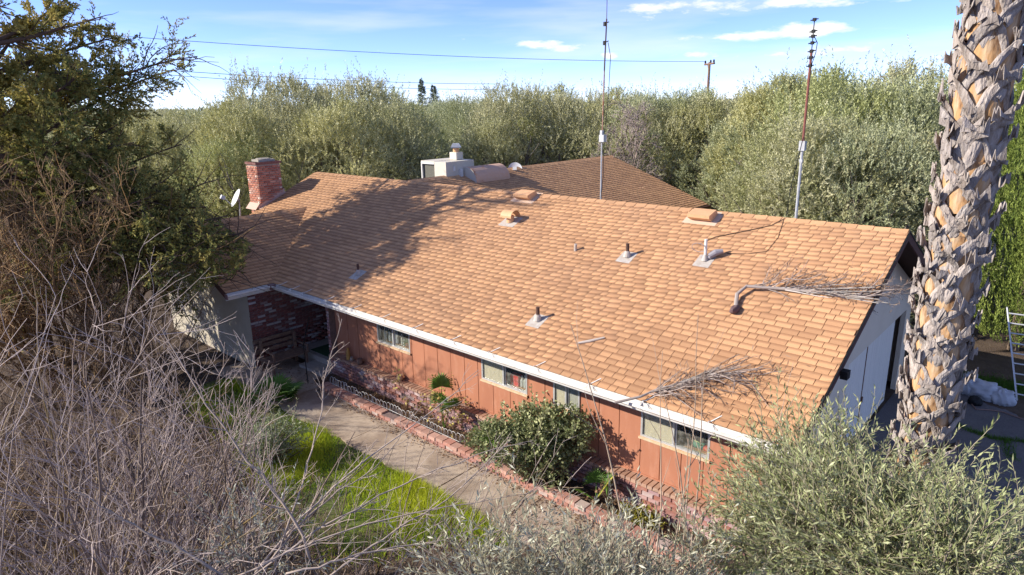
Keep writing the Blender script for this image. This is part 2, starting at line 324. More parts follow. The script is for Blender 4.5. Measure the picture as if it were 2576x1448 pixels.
def shingles(roof, org, u, s, n, length, ranges, near=None, seed=1, th=.009):
    """courses up the slope; ranges(d) -> list of (u0,u1). near(u,d)->score for the singles"""
    r = random.Random(seed); tabs = []; d = 0; j = 0
    while d < length-.02:
        for (a, b) in ranges(d):
            x = a - r.uniform(0, .3)
            while x < b-.01:
                wv = r.choice((.14, .20, .20, .26, .26)); x0, x1 = max(x, a), min(x+wv, b)
                if x1-x0 > .02: tabs.append((x0, d, x1-x0, wv, r.randrange(9), x0 == x and x1 == x+wv))
                x += wv
        d += EXPO; j += 1
    org, u, s, n = map(np.asarray, (org, u, s, n))
    single = set()
    if near:
        full = [i for i, t in enumerate(tabs) if t[5]]; full.sort(key=lambda i: near(org+u*tabs[i][0]+s*tabs[i][1])); single = set(full[:300])
    VV, FF, CC, o = [], [], [], 0
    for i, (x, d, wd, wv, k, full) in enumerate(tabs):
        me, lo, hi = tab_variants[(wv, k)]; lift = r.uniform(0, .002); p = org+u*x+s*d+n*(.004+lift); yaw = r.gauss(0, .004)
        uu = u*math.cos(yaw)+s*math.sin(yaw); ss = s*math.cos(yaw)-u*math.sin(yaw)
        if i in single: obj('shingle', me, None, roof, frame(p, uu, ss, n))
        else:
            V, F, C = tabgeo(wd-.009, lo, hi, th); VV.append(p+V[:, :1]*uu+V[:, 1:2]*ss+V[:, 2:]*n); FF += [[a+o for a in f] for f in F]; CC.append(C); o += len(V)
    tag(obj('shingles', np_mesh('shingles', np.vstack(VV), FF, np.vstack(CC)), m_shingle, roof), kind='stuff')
XI, XRW, ERW = -13.28, -16.2, 2.92          # inner corner of the L, ridge of the front wing, its half width
ZR = HE+T*YR; ZW = HE+T*ERW; YF = -1.26
roof = MB()
roof.add([(XI, 0, HE), (0, 0, HE), (0, YR, ZR), (XL, YR, ZR), (XL, ERW-(XRW-XL), HE+T*(ERW-(XRW-XL))), (XRW, ERW, ZW)], [tuple(range(6))])
roof.add([(0, YR, ZR), (0, 2*YR, HE), (XL, 2*YR, HE), (XL, YR, ZR)], [(0, 1, 2, 3)])
roof.add([(XI, YF, HE), (XI, 0, HE), (XRW, ERW, ZW), (XRW, YF, ZW)], [(0, 1, 2, 3)])
roof.add([(XRW-ERW, YF, HE), (XRW, YF, ZW), (XRW, ERW, ZW), (XRW-ERW, 0, HE)], [(0, 1, 2, 3)])
XE2, ZE2, YB2 = -9.0, 2.74, 15.8; XR2 = -13.45; T2 = (ZR-ZE2)/(XE2-XR2)
roof.add([(XR2, YR, ZR), (XE2, YR+(XE2-XR2)*T2/T, ZE2), (XE2, YB2, ZE2), (XR2, YB2, ZR)], [(0, 1, 2, 3)])
roof.add([(XR2, YR, ZR), (XR2, YB2, ZR), (XR2-4.45, YB2, ZE2), (XR2-4.45, YR+4.45*T2/T, ZE2)], [(0, 1, 2, 3)])
roof = roof.build('roof', m_deck, house)
SL = math.hypot(1, T)
def rng_main(d):
    y = d/SL; out = [(XI-min(y, ERW)-.0, 0)] if y <= ERW else [(XL, 0)]
    if y <= ERW and ERW-y < XRW-XL: out.append((XL, XRW-(ERW-y)))
    return [(a-(.12 if a > XL+.1 else 0), b+(.12 if b < -1 else 0)) for a, b in out]
def near_cam(p): return np.linalg.norm(p-CAM)
shingles(roof, (0, -.012, HE), (1, 0, 0), RS, RN, YR*SL, rng_main, near_cam, 2)
s2 = np.array([-1, 0, T])/SL; n2_ = np.array([T, 0, 1])/SL
shingles(roof, (XI+.012, 0, HE), (0, 1, 0), s2, n2_, ERW*SL, lambda d: [(YF, d/SL+.12)], None, 3)
SL2 = math.hypot(1, T2); s3 = np.array([-1, 0, T2])/SL2; n3 = np.array([T2, 0, 1])/SL2; W2 = XE2-XR2
shingles(roof, (XE2+.012, 0, ZE2), (0, 1, 0), s3, n3, W2*SL2, lambda d: [(YR+(W2-d/SL2)*T2/T, YB2)], None, 4, .004)
# ridge caps
b = MB(); x = -.02; capm = []
def capmesh(c):
    q = MB(); w_ = .13; l = .31; cz = .028
    for sgn in (1, -1):
        V = []
        for xx, h in ((0, .014), (-l, .003)):
            V += [(xx, 0, h), (xx, -sgn*w_*SL/SL, h-w_*T)]
        V += [(0, 0, -.004), (0, -sgn*w_, -.004-w_*T)]
        q.add(V, [(0, 1, 3, 2), (4, 5, 1, 0)], c)
    me = q.mesh('ridge_cap'); me.materials.append(m_shingle); return me
capv = [capmesh(tuple(SH_L*f)) for f in (.95, 1.02, 1.08, .88)]
i = 0
while x > XL+.3:
    obj('ridge_cap', capv[rs_.randrange(4)], None, roof, Matrix.Translation((x, YR, ZR+.012))); x -= .27
y = YB2-.02
while y > YR+.4:
    obj('ridge_cap', capv[rs_.randrange(4)], None, roof, Matrix.Translation((XR2, y, ZR+.012)) @ Matrix.Rotation(math.pi/2, 4, 'Z')); y -= .27
y = YF+.02
while y < ERW-.3:
    obj('ridge_cap', capv[rs_.randrange(4)], None, roof, Matrix.Translation((XRW, y, ZW+.012)) @ Matrix.Rotation(-math.pi/2, 4, 'Z')); y += .27
# rake boards, fascia, soffits
def board(name, a, b2, thick, drop, m):
    a, b2 = np.array(a, float), np.array(b2, float); q = MB(); q.obox(a+np.array([0, 0, -drop]), b2-a, thick, (0, 0, drop-.004)); return q.build(name, m, house)
board('rake_board', (-.004, 0, HE), (-.004, YR, ZR), (-.03, 0, 0), .17, m_brown); board('rake_board', (-.004, 2*YR, HE), (-.004, YR, ZR), (-.03, 0, 0), .17, m_brown)
q = MB(); q.obox((-.004, -.012, HE+.004), np.array([0, YR, T*YR]), (.014, 0, 0), (0, 0, -.03)); q.build('drip_edge', m_black, house)
q = MB(); q.obox((-.004, 2*YR, HE+.004), np.array([0, -YR, T*YR]), (.012, 0, 0), (0, 0, -.03)); q.build('drip_edge', m_black, house)
board('rake_board', (XL, 1.2, HE+T*1.2), (XL, YR, ZR), (.03, 0, 0), .17, m_white)
board('rake_board', (XE2, YB2, ZE2), (XR2, YB2, ZR), (0, -.03, 0), .17, m_white)
q = MB(); q.box((XE2-.004, 6, ZE2-.17), (XE2+.01, YB2, ZE2-.01)); q.box((XE2+.012, 6, ZE2-.13), (XE2+.11, YB2, ZE2-.02)); q.build('rear_gutter', m_brown, house)
q = MB(); q.box((XI, .01, HE-.19), (-.04, .035, HE-.012)); q.box((XI-.035, YF, HE-.19), (XI-.01, .01, HE-.012)); q.build('fascia', m_rust_white, house)
board('rake_board', (XI, YF, HE), (XRW, YF, ZW), (0, .03, 0), .17, m_brown); board('rake_board', (XRW-ERW, YF, HE), (XRW, YF, ZW), (0, .03, 0), .17, m_brown)
# soffits
q = MB(); q.box((-13.4, .036, HE-.205), (-.04, .575, HE-.19)); q.build('soffit', m_brown, house)
# gutters: an open K-profile extruded along the eaves
def gutter(a, b2, out):
    a, b2, out = np.array(a, float), np.array(b2, float), np.array(out, float)
    prof = [(.0, -.004), (.0, -.115), (.075, -.115), (.085, -.085), (.125, -.05), (.125, -.012), (.112, -.012), (.112, -.018)]
    q = MB(); k = len(prof); V = []
    for p in (a, b2):
        for o_, z in prof: V.append(p+out*o_+np.array([0, 0, z]))
    for p in (a, b2):
        for o_, z in prof: V.append(p+out*(o_*.97+.002)+np.array([0, 0, z+.003]))
    F = [(i, i+1, k+i+1, k+i) for i in range(k-1)]+[(2*k+i, 3*k+i, 3*k+i+1, 2*k+i+1) for i in range(k-1)]
    F += [tuple(range(0, 6)), tuple(range(k, k+6))]
    q.add(V, F); return q.build('gutter', m_rust_white, house)
g1 = gutter((XI-.14, -.016, HE-.012), (.0, -.016, HE-.012), (0, -1, 0))
g2 = gutter((XI+.016, YF-.02, HE-.012), (XI+.016, -.145, HE-.012), (1, 0, 0))
q = MB(); q.box((XI-.015, -.165, HE-.135), (XI+.16, -.01, HE+.0)); q.build('gutter_corner', mat('brown_corner', (.22, .13, .12), .5), house)
q = MB(); q.box((XI+.005, YF-.035, HE-.135), (XI+.15, YF-.022, HE-.005)); q.build('gutter_end_cap', mat('brown_cap', (.22, .13, .12), .5), house)
for x in [-12.9, -12.3, -11.75, -10.78, -9.72, -8.67, -7.61, -6.5, -5.47, -4.4, -3.25, -2.25, -1.2, -.3]:
    q = MB(); up_ = np.array((x+.09, 0, HE))+RS*.16+RN*.02; q.obox(up_, (.018, 0, 0), np.array((x, -.01, HE+.022))-up_, (0, 0, .004))
    q.tube([(x, -.01, HE+.024), (x-.005, -.06, HE+.035), (x-.01, -.125, HE-.015)], .007, 5); q.tube([(x-.005, -.06, HE+.035), (x+.05, -.11, HE-.02)], .006, 5)
    q.build('gutter_strap', m_rust_white, house)

# brick laying
def brickmeshes(palette, l, h, d, n=10, seed=3, jit=.004, name='brick'):
    r = random.Random(seed); out = []
    for i in range(n):
        c = np.array(r.choice(palette))*r.uniform(.85, 1.12); q = MB()
        j = lambda: r.uniform(-jit, jit); e = .006
        V = [(j(), -d, j()), (l+j(), -d, j()), (l+j(), -d, h+j()), (j(), -d, h+j())]
        V = V+[(e+0, 0, e), (l-e, 0, e), (l-e, 0, h-e), (e, 0, h-e)]
        q.add(V, [(4, 5, 6, 7), (0, 1, 5, 4), (1, 2, 6, 5), (2, 3, 7, 6), (3, 0, 4, 7)], tuple(c)); me = q.mesh(name); me.materials.append(m_brick); out.append(me)
    return out
def brick_wall(parent, org, u, n, length, height, palette, score=None, singles=0, l=.205, h=.062, jt=.012, d=.04, skip=None, seed=1, rot=None, ends=True):
    u, n = np.array(u, float), np.array(n, float); v = np.array([0, 0, 1.]); r = random.Random(seed); ms = brickmeshes(palette, l, h, d, 14, seed); hm = brickmeshes(palette, l/2-.005, h, d, 6, seed+1)
    items = []; z = 0; row = 0
    while z+h <= height+.01:
        x = -.0 if row % 2 == 0 else -(l+jt)/2
        while x < length-.02:
            full = x >= -.001 and x+l <= length+.004
            hx, kind = (x, 0) if full else ((0, 1) if x < 0 else (x, 1))
            if full or hx+l/2 <= length+.03:
                if not skip or not skip(hx, z): items.append((hx, z, kind))
            x += l+jt
        z += h+jt; row += 1
    org = np.array(org, float); single = set()
    if singles: single = set(sorted(range(len(items)), key=lambda i: score(org+u*items[i][0]+v*items[i][1]))[:singles])
    VV, FF, CC, o = [], [], [], 0
    for i, (x, z, k) in enumerate(items):
        me = r.choice(hm if k else ms); p = org+u*x+v*z+n*(r.uniform(.006, .02)); a = r.gauss(0, .012)
        uu = u*math.cos(a)+v*math.sin(a); vv = v*math.cos(a)-u*math.sin(a)
        M = frame(p, uu, n, vv)
        if i in single: obj('brick', me, None, parent, M)
        else:
            co = np.empty(len(me.vertices)*3, np.float32); me.vertices.foreach_get('co', co); co = co.reshape(-1, 3)
            VV.append(p+co[:, :1]*uu+co[:, 1:2]*n+co[:, 2:]*vv); FF += [[a_+o for a_ in pp.vertices] for pp in me.polygons]; o += len(co)
            cc = np.empty(len(co)*4, np.float32); me.attributes['col'].data.foreach_get('color', cc); CC.append(cc.reshape(-1, 4))
    if VV: tag(obj('bricks', np_mesh('bricks', np.vstack(VV), FF, np.vstack(CC)), m_brick, parent), kind='stuff')
PAL_W = [(.33, .155, .125), (.36, .19, .165), (.30, .165, .165), (.40, .25, .23), (.31, .13, .095), (.50, .38, .35), (.37, .23, .23)]
PAL_P = [(.20, .06, .052), (.24, .08, .065), (.17, .05, .046), (.21, .09, .08), (.25, .08, .06), (.18, .06, .054), (.22, .07, .06), (.26, .13, .12), (.19, .06, .05), (.50, .44, .42), (.34, .24, .23)]
PAL_C = [(.46, .18, .115), (.50, .22, .15), (.38, .14, .09), (.46, .24, .18), (.30, .105, .075), (.64, .50, .43), (.54, .31, .23)]

# front wall: siding boards between grooves, windows cut in
WY = .57; ZS0, ZS1 = .645, HE-.21
WIN = [(-9.69, -8.51), (-6.29, -5.09), (-4.465, -3.875), (-2.635, -1.43)]; WZ0, WZ1 = 1.33, 2.0
gr = [-11.42, -10.894, -10.48, -10.07, -9.65, -9.235, -8.82, -8.46, -8.04, -7.61, -7.2, -6.785, -6.40, -5.985, -5.53, -5.05, -4.66, -4.28, -3.85, -3.46, -3.05, -2.63, -2.26, -1.89, -1.515, -1.11, -.70, -.55]
fw = MB()
x0 = gr[0]
for a, b2 in WIN+[(gr[-1], 0)]:
    fw.box((x0, WY+.03, .0), (a, WY+.10, ZS1)); x0 = b2
    if b2 != 0: fw.box((a, WY+.03, 0), (b2, WY+.10, WZ0)); fw.box((a, WY+.03, WZ1), (b2, WY+.10, ZS1))
fw = fw.build('front_wall', m_dark, house)
for a, b2 in zip(gr[:-1], gr[1:]):
    a_, b_ = a+.007, b2-.007; lift = rs_.uniform(0, .006)
    segs = [(a_, b_, ZS0, ZS1)]
    for wl, wr in WIN:
        if wr > a_ and wl < b_:
            segs = [(a_, b_, ZS0, WZ0-.045), (a_, b_, WZ1, ZS1)]
            if wl > a_+.02: segs.append((a_, wl-.004, WZ0-.045, WZ1))
            if wr < b_-.02: segs.append((wr+.004, b_, WZ0-.045, WZ1))
    for (p, q_, z0, z1) in segs:
        s = MB(); s.box((p, WY-lift-.012, z0+rs_.uniform(0, .01)), (q_, WY+.028, z1)); s.build('siding_board', m_siding, fw)
def window(x0, x1, left_curtain, right_curtain):
    fr = MB(); y0, y1 = WY-.022, WY+.05; t = .035
    fr.box((x0, y0, WZ0), (x1, y1, WZ0+t)); fr.box((x0, y0, WZ1-t), (x1, y1, WZ1)); fr.box((x0, y0, WZ0+t), (x0+t, y1, WZ1-t)); fr.box((x1-t, y0, WZ0+t), (x1, y1, WZ1-t))
    xm = (x0+x1)/2
    o = fr.build('window', m_alu, house)
    q = MB(); q.box((xm-.035, y0+.006, WZ0+t), (xm+.0, y0+.03, WZ1-t)); q.box((xm-.0, y0+.034, WZ0+t), (xm+.03, y0+.052, WZ1-t)); q.build('mullion', m_alu, o)
    q = MB(); q.box((x0-.02, y0-.03, WZ0-.04), (x1+.02, y1, WZ0-.003)); q.build('sill', mat('sill_paint', (.55, .36, .2), .8, n1=(10, .5, (.66, .58, .46))), o)
    q = MB(); q.box((x0+t, y0+.018, WZ0+t), (xm-.035, y0+.023, WZ1-t)); q.build('pane', m_glass, o)
    q = MB(); q.box((xm+.03, y0+.042, WZ0+t), (x1-t, y0+.047, WZ1-t)); q.build('pane', m_glass, o)
    if left_curtain: q = MB(); q.box((x0+t, y0+.030, WZ0+t), (xm-.036, y0+.033, WZ1-t)); q.build('curtain', m_curtain, o)
    if right_curtain: q = MB(); q.box((xm+.031, y0+.054, WZ0+t), (x1-t, y0+.057, WZ1-t)); q.build('curtain', mat('grey_curtain', (.42, .40, .36), .9), o)
    q = MB(); q.box((x0, y1+.052, WZ0-.02), (x1, y1+.3, WZ0+.015)); q.build('inner_sill', mat('inner_sill_wood', (.45, .25, .13), .7), o)
    return o
window(*WIN[0], False, False); window(*WIN[1], True, False); window(*WIN[2], True, True); window(*WIN[3], True, False)
# brick base under the siding, with the header-brick ledge
wains = MB(); wains.box((-11.5, .385, -.05), (-.56, WY+.02, .565)); wains = wains.build('brick_base', m_mortar_dark, house)
def skipv(x, z): return any(abs(x-11.0-0+c) < .12 and .25 < z < .36 for c in (0,)) or any(abs(-11.5+x-vx) < .11 and .2 < z < .33 for vx in (-10.3, -8.75))
brick_wall(wains, (-11.5, .37, .0), (1, 0, 0), (0, -1, 0), 10.95, .55, PAL_W, lambda p: np.linalg.norm(p-CAM), 300, h=.066, jt=.013, skip=skipv, seed=11)
x = -11.5; hd = brickmeshes([(.36, .21, .14), (.40, .25, .17), (.38, .24, .18)], .092, .25, .06, 8, 21, .006); hf = 0
led = MB(); led.box((-11.5, .36, .566), (-.56, WY+.01, .585)); led = led.build('ledge', m_mortar, house)
while x < -.66:
    # header bricks lie flat: x along the wall, depth towards the garden, top up
    M = frame((x, .33+rs_.uniform(-.008, .008), .625), (1, 0, 0), (0, 0, 1), (0, 1, 0))
    me = rs_.choice(hd); obj('ledge_brick', me, None, led, M); x += .104
q = MB(); q.box((-11.42, WY-.035, .627), (-.56, WY-.013, .655)); q.build('sill_strip', m_siding, house)
# corner of the entry: brick return beside the porch, porch back wall and door
ret = MB(); ret.box((-11.51, .39, .0), (-11.43, 1.6, HE-.21)); ret = ret.build('entry_return', m_mortar_dark, house)
brick_wall(ret, (-11.52, .40, .0), (0, 1, 0), (-1, 0, 0), 1.2, HE-.22, PAL_P, seed=13, d=.03)
brick_wall(ret, (-11.53, .385, .57), (1, 0, 0), (0, -1, 0), .12, HE-.8, PAL_W, seed=14, d=.02, l=.1)
pw = MB(); pw.box((-13.62, -.62, .0), (-13.47, 1.7, HE-.0)); pw = pw.build('porch_brick_wall', m_mortar_dark, house)
brick_wall(pw, (-13.462, -.64, .0), (0, 1, 0), (1, 0, 0), 2.3, HE-.05, PAL_P, lambda p: -p[2], 240, l=.20, h=.058, jt=.010, seed=17)
q = MB(); q.box((-13.47, 1.62, .2), (-11.44, 1.72, HE)); q.build('porch_back_wall', m_brown, house)
dr_ = MB(); dr_.box((-12.75, 1.585, .27), (-11.85, 1.62, 2.1)); dr_ = dr_.build('front_door', mat('dark_door', (.03, .02, .02), .6), house)
q = MB(); q.lathe((-12.66, 1.57, 1.2), [(.001, -.03), (.03, -.02), (.03, .02), (.001, .03)], 10); q.build('handle', m_alu, dr_)
q = MB(); q.box((-13.45, .585, .0), (-11.53, 1.62, .27)); q.build('porch_floor', m_conc2, house)
q = MB(); q.box((-13.0, .70, .271), (-11.56, 1.5, .281)); q.build('porch_carpet', mat('green_carpet', (.03, .075, .035), .95, n1=(40, .5, (.05, .11, .05))), house)
q = MB(); q.box((-13.45, .56, .0), (-11.53, .584, .275)); q.box((-12.65, .12, .0), (-11.53, .56, .13)); q.build('porch_step', m_conc2, house)
q = MB(); q.box((-13.45, .0, HE-.19), (-11.44, 1.65, HE-.17)); q.build('porch_ceiling', m_brown, house)
# front wing stucco walls
q = MB(); q.add([(-18.7, -.64, 0), (-13.47, -.64, 0), (-13.47, -.64, HE-.05), (XRW, -.64, ZW-.1), (-18.7, -.64, HE-.1)], [(0, 1, 2, 3, 4)]); q.box((-18.7, -.635, 0), (-13.63, -.54, HE-.02)); q.build('stucco_wall', m_stucco, house)
q = MB(); q.box((-18.8, -.6, 0), (-18.7, 9, HE)); q.box((-18.3, 8.9, 0), (-.6, 9, HE)); q.build('outer_wall', m_stucco, house)
q = MB(); q.add([(XL+.3, 1, 1), (XL+.3, 8.9, 1), (XL+.3, 8.9, HE+.1), (XL+.3, YR, ZR-.15), (XL+.3, 1, HE+.3)], [(0, 1, 2, 3, 4)]); q.build('gable_wall_far', m_stucco, house)
q = MB(); q.box((-17.5, 9, 0), (XE2-.5, 15.3, ZE2-.1)); q.add([(-17.5, 15.31, 2.4), (XE2-.5, 15.31, 2.4), (XR2, 15.31, ZR-.2)], [(0, 1, 2)]); q.build('rear_wing_wall', m_stucco, house)
# right gable wall with the two sliding garage doors
GX = -.55; DY0, DY1, DZ = 4.2, 8.45, 1.97
def gz_top(y): return HE-.07+T*min(y, 2*YR-y)
q = MB()
for (ya, yb, za) in ((.575, DY0, 0), (DY1, 8.93, 0)):
    ys = [ya]+([YR] if ya < YR < yb else [])+[yb]
    for a, b2 in zip(ys[:-1], ys[1:]): q.add([(GX, a, za), (GX, b2, za), (GX, b2, gz_top(b2)), (GX, a, gz_top(a)), (GX-.1, a, za), (GX-.1, b2, za), (GX-.1, b2, gz_top(b2)), (GX-.1, a, gz_top(a))], [(0, 1, 2, 3), (7, 6, 5, 4), (0, 3, 7, 4), (1, 5, 6, 2)])
for a, b2 in ((DY0, YR), (YR, DY1)): q.add([(GX, a, DZ), (GX, b2, DZ), (GX, b2, gz_top(b2)), (GX, a, gz_top(a)), (GX-.1, a, DZ), (GX-.1, b2, DZ)], [(0, 1, 2, 3), (0, 4, 5, 1)])
q.build('gable_wall', m_gable, house)
for a, b2, xo in ((DY0-.02, 5.40, .05), (5.41, 7.54, .055)):
    q = MB(); q.box((GX-.09, a, .05), (GX-xo+.03, b2, DZ+.03)); gd = q.build('garage_door', m_garage, house)
    k = int((b2-a)/.15)
    for i in range(k):
        s = MB(); s.box((GX-xo+.03, a+i*(b2-a)/k+.004, .06), (GX-xo+.038, a+(i+1)*(b2-a)/k-.004, DZ+.02)); s.build('door_plank', m_garage, gd)
    if xo == .055: s = MB(); s.box((GX-xo+.038, a+.01, .06), (GX-xo+.05, a+.035, DZ)); s.box((GX-xo+.05, a+.005, .78), (GX-xo+.075, a+.045, .9)); s.build('door_hasp', mat('rusty_iron', (.17, .09, .06), .9), gd)
q = MB(); q.box((GX-.6, 7.6, 0), (GX-.5, 8.6, 2)); q.build('garage_dark_panel', m_brown, house)
q = MB(); q.box((GX+.002, .60, .0), (GX+.05, 4.1, .09)); q.build('base_strip', m_conc2, house)
q = MB(); p = wx(2115, 932, -.02); q.box((p[0]+.02, p[1]-.09, p[2]-.10), (p[0]+.12, p[1]+.05, p[2]+.02)); q.box((p[0]-.1, p[1]-.03, p[2]-.04), (p[0]+.02, p[1]+.0, p[2]+.0)); q.build('floodlight', m_black, house)

# chimney
CX0, CX1, CY0, CY1, CT = -19.12, -18.46, 2.56, 3.42, 4.90
ch = MB(); ch.box((CX0+.01, CY0+.01, 0), (CX1-.01, CY1-.01, CT)); ch = ch.build('chimney', m_mortar, house)
for (o_, u_, n_, L_) in (((CX0, CY0, 3.2), (1, 0, 0), (0, -1, 0), CX1-CX0), ((CX1, CY0, 3.2), (0, 1, 0), (1, 0, 0), CY1-CY0)):
    brick_wall(ch, o_, u_, n_, L_, CT-3.2-.07, PAL_C, lambda p: -p[2], 150, l=.20, h=.058, jt=.014, seed=31)
q = MB(); q.box((CX0-.03, CY0-.03, CT-.075), (CX1+.03, CY1+.03, CT-.0)); q.build('cap_course', mat('dark_brick_cap', (.16, .06, .05), .9, n1=(20, .5, (.3, .2, .18))), ch)
q = MB(); q.box((CX0+.10, CY0+.15, CT-.0), (CX1-.10, CY1-.12, CT+.07)); q.lathe(((CX0+CX1)/2, (CY0+CY1)/2, CT+.07), [(.22, 0), (.22, .03), (.16, .03)], 16); q.build('flue', m_conc2, ch)
q = MB(); za, zb = HE+T*CY0, HE+T*CY1
q.add([(CX1+.012, CY0-.1, za+.0), (CX1+.012, CY1+.05, zb+.07), (CX1+.012, CY1+.05, zb+.19), (CX1+.012, CY0-.1, za+.08), (CX1+.12, CY0-.1, za-.02), (CX1+.12, CY1+.05, zb+.05)], [(0, 1, 2, 3), (0, 4, 5, 1)])
q.add([(CX0, CY0-.03, za+.16), (CX1+.012, CY0-.03, za+.16), (CX1+.012, CY0-.2, za-.04), (CX0, CY0-.2, za-.04)], [(0, 1, 2, 3)]); q.build('flashing', mat('pink_flashing', (.52, .36, .29), .8), ch)

# vents and pipes on the roof
def pipe_vent(px_, py_, h, r, flash=True, m=m_rustpipe, lean=0):
    p = onroof(px_, py_); q = MB(); q.tube([p-RN*.02, p+np.array((lean*.4, 0, h*.6)), p+np.array((lean, 0, h))], r, 10); o = q.build('vent_pipe', m, house)
    if flash:
        q = MB(); a = p-RS*.20-np.array((.16, 0, 0))+RN*.016; q.obox(a, (.32, 0, 0), RS*.36, RN*.004)
        q.tube([p+RN*.01, p+np.array((0, 0, .09)), p+np.array((0, 0, .13))], [r*2.3, r*1.7, r*1.15], 12); q.build('flashing', m_lead, o)
    return o
pipe_vent(902, 692, .27, .030); pipe_vent(1353, 808, .27, .036); pipe_vent(1578, 648, .28, .036); pipe_vent(1447, 633, .16, .033, False, m_lead, .015); pipe_vent(1773, 658, .42, .027, True, m_white)
def slant_vent(px_, py_):
    p = onroof(px_, py_); q = MB(); X = np.array((1., 0, 0)); o_ = p-X*.24
    V = [o_-RS*.10+RN*.20, o_+X*.48-RS*.10+RN*.20, o_+X*.48+RS*.22+RN*.15, o_+RS*.22+RN*.15, o_-RS*.12+RN*.14, o_+X*.48-RS*.12+RN*.14, o_+X*.48+RS*.26+RN*.015, o_+RS*.26+RN*.015, o_+X*.48-RS*.02+RN*.015, o_-RS*.02+RN*.015]
    q.add(V, [(0, 1, 2, 3), (4, 5, 1, 0), (3, 2, 6, 7), (1, 5, 8, 6, 2), (0, 3, 7, 9, 4), (4, 9, 8, 5)]); o = q.build('roof_vent', m_bronze, house)
    q = MB(); q.obox(p-X*.36-RS*.16+RN*.016, X*.72, RS*.5, RN*.004); q.build('flashing', mat('vent_flashing', (.58, .42, .31), .7), o)
slant_vent(1320, 503); slant_vent(1765, 556)
p = onroof(1284, 560); q = MB(); q.tube([p, p+np.array((0, 0, .17))], .095, 16); o = q.build('roof_vent', m_bronze, house)
q = MB(); th = np.linspace(-.15, math.pi+.15, 12); c0 = p+np.array((0, 0, .15))
V = [c0+np.array((xx, .17*math.cos(t)*1.0, .15*math.sin(t))) for xx in (-.17, .17) for t in th]; q.add(V, [(i, i+1, 12+i+1, 12+i) for i in range(11)])
V = [c0+np.array((xx, .16*math.cos(t), .14*math.sin(t))) for xx in (-.17, .17) for t in th]; q.add(V, [(i, 12+i, 12+i+1, i+1) for i in range(11)]); q.build('hood', m_bronze, o)
q = MB(); q.obox(p-np.array((.24, 0, 0))-RS*.2+RN*.016, (.48, 0, 0), RS*.42, RN*.004); q.build('flashing', m_lead, o)

# ------------------------------------------------------------------ things on and round the house
# bottles and boxes behind the windows
def bottle(x, y, z, r, h, c, label):
    q = MB(); q.lathe((0, 0, 0), [(r*.9, 0), (r, .01), (r, h*.6), (r*.4, h*.8), (r*.35, h*.97)], 10, c); q.lathe((0, 0, h*.97), [(r*.42, 0), (r*.42, h*.08)], 8, (.8, .8, .78))
    o = q.build('bottle', m_paint); o.location = (x, y, z); return tag(o, label, 'bottle')
rb = random.Random(3); ZI = WZ0+.016; YI = WY+.17
for k, x in enumerate((-9.62, -9.52, -9.43, -9.33, -9.24, -9.18)):
    tag(bottle(x, YI+rb.uniform(-.03, .03), ZI, .032, rb.uniform(.2, .34), rb.choice([(.75, .78, .8), (.6, .62, .6), (.3, .35, .32)]), 'small pale bottle crowded on the sill inside the shaded kitchen window'), group='bottles in the kitchen window')
for k, x in enumerate((-9.02, -8.93, -8.70, -8.62)):
    tag(bottle(x, YI+rb.uniform(-.03, .03), ZI, .035, rb.uniform(.16, .26), rb.choice([(.75, .78, .8), (.5, .42, .3), (.7, .68, .6)]), 'squat jar beside the potted plant inside the shaded kitchen window'), group='jars in the kitchen window')
for x in (-5.38, -5.30, -5.22, -5.16): tag(bottle(x, YI, ZI, .033, rb.uniform(.18, .27), (.62, .62, .6), 'clear grey bottle standing right of the red box in the window'), group='bottles beside the red box')
for x in (-6.15, -6.02, -5.86): tag(bottle(x, WY+.10, ZI, .022, .2, (.86, .85, .80), 'slim white bottle in front of the beige curtain'), group='bottles before the curtain')
tag(bottle(-4.02, WY+.095, ZI, .03, .2, (.75, .74, .7), 'white bottle in the narrow two-pane window'))
q = MB(); q.box((-5.64, YI-.05, ZI), (-5.44, YI+.06, ZI+.22), (.75, .03, .025)); q.box((-5.635, YI-.055, ZI+.09), (-5.445, YI-.051, ZI+.13), (.5, .02, .02)); tag(q.build('red_box', m_paint), 'bright red box on the sill inside the window', 'box')
q = MB(); q.box((-5.50, YI+.0, ZI+.34), (-5.13, YI+.03, 1.99), (.42, .62, .70)); tag(q.build('blue_panel', m_paint), 'pale blue panel hanging behind the window above the bottles', 'panel')
q = MB(); q.lathe((-8.83, YI, ZI), [(.05, 0), (.07, .1)], 12, (.5, .22, .1)); tp = q.build('pot', m_paint)
tpl = thing('potted_plant', 'small green potted plant inside the shaded kitchen window', 'potted plant', (-8.83, YI, ZI)); tp.parent = tpl; tp.location = (8.83, -YI, -ZI)
rg = np.random.default_rng(77)
V, F = leafquads(rg, np.tile([[-8.83, YI, ZI+.1]], (40, 1)), rg.normal(0, 1, (40, 3))+[0, -.2, .8], .13, .05)
lf = obj('foliage', np_mesh('foliage', V-np.array([-8.83, YI, ZI]), F, tint(rg, 40, (.07, .2, .04), (.15, .3, .06))), m_leaf, tpl)
q = MB(); q.lathe((0, 0, 0), [(.04, 0), (.05, .01), (.05, .2), (.03, .2)], 10, (.05, .22, .14)); o = q.build('green_canister', m_paint); o.location = (-1.80, YI, ZI+.055); o.rotation_euler = (0, math.pi/2, .1); tag(o, 'dark green canister lying on the sill of the garage-end window', 'canister')
q = MB(); q.lathe((0, 0, 0), [(.02, 0), (.045, .03), (.045, .12), (.015, .14)], 10, (.62, .07, .04)); o = q.build('red_bottle', m_paint); o.location = (-1.62, YI, ZI+.05); o.rotation_euler = (0, math.pi/2, -.1); tag(o, 'small red bottle lying beside the green canister on the sill', 'bottle')
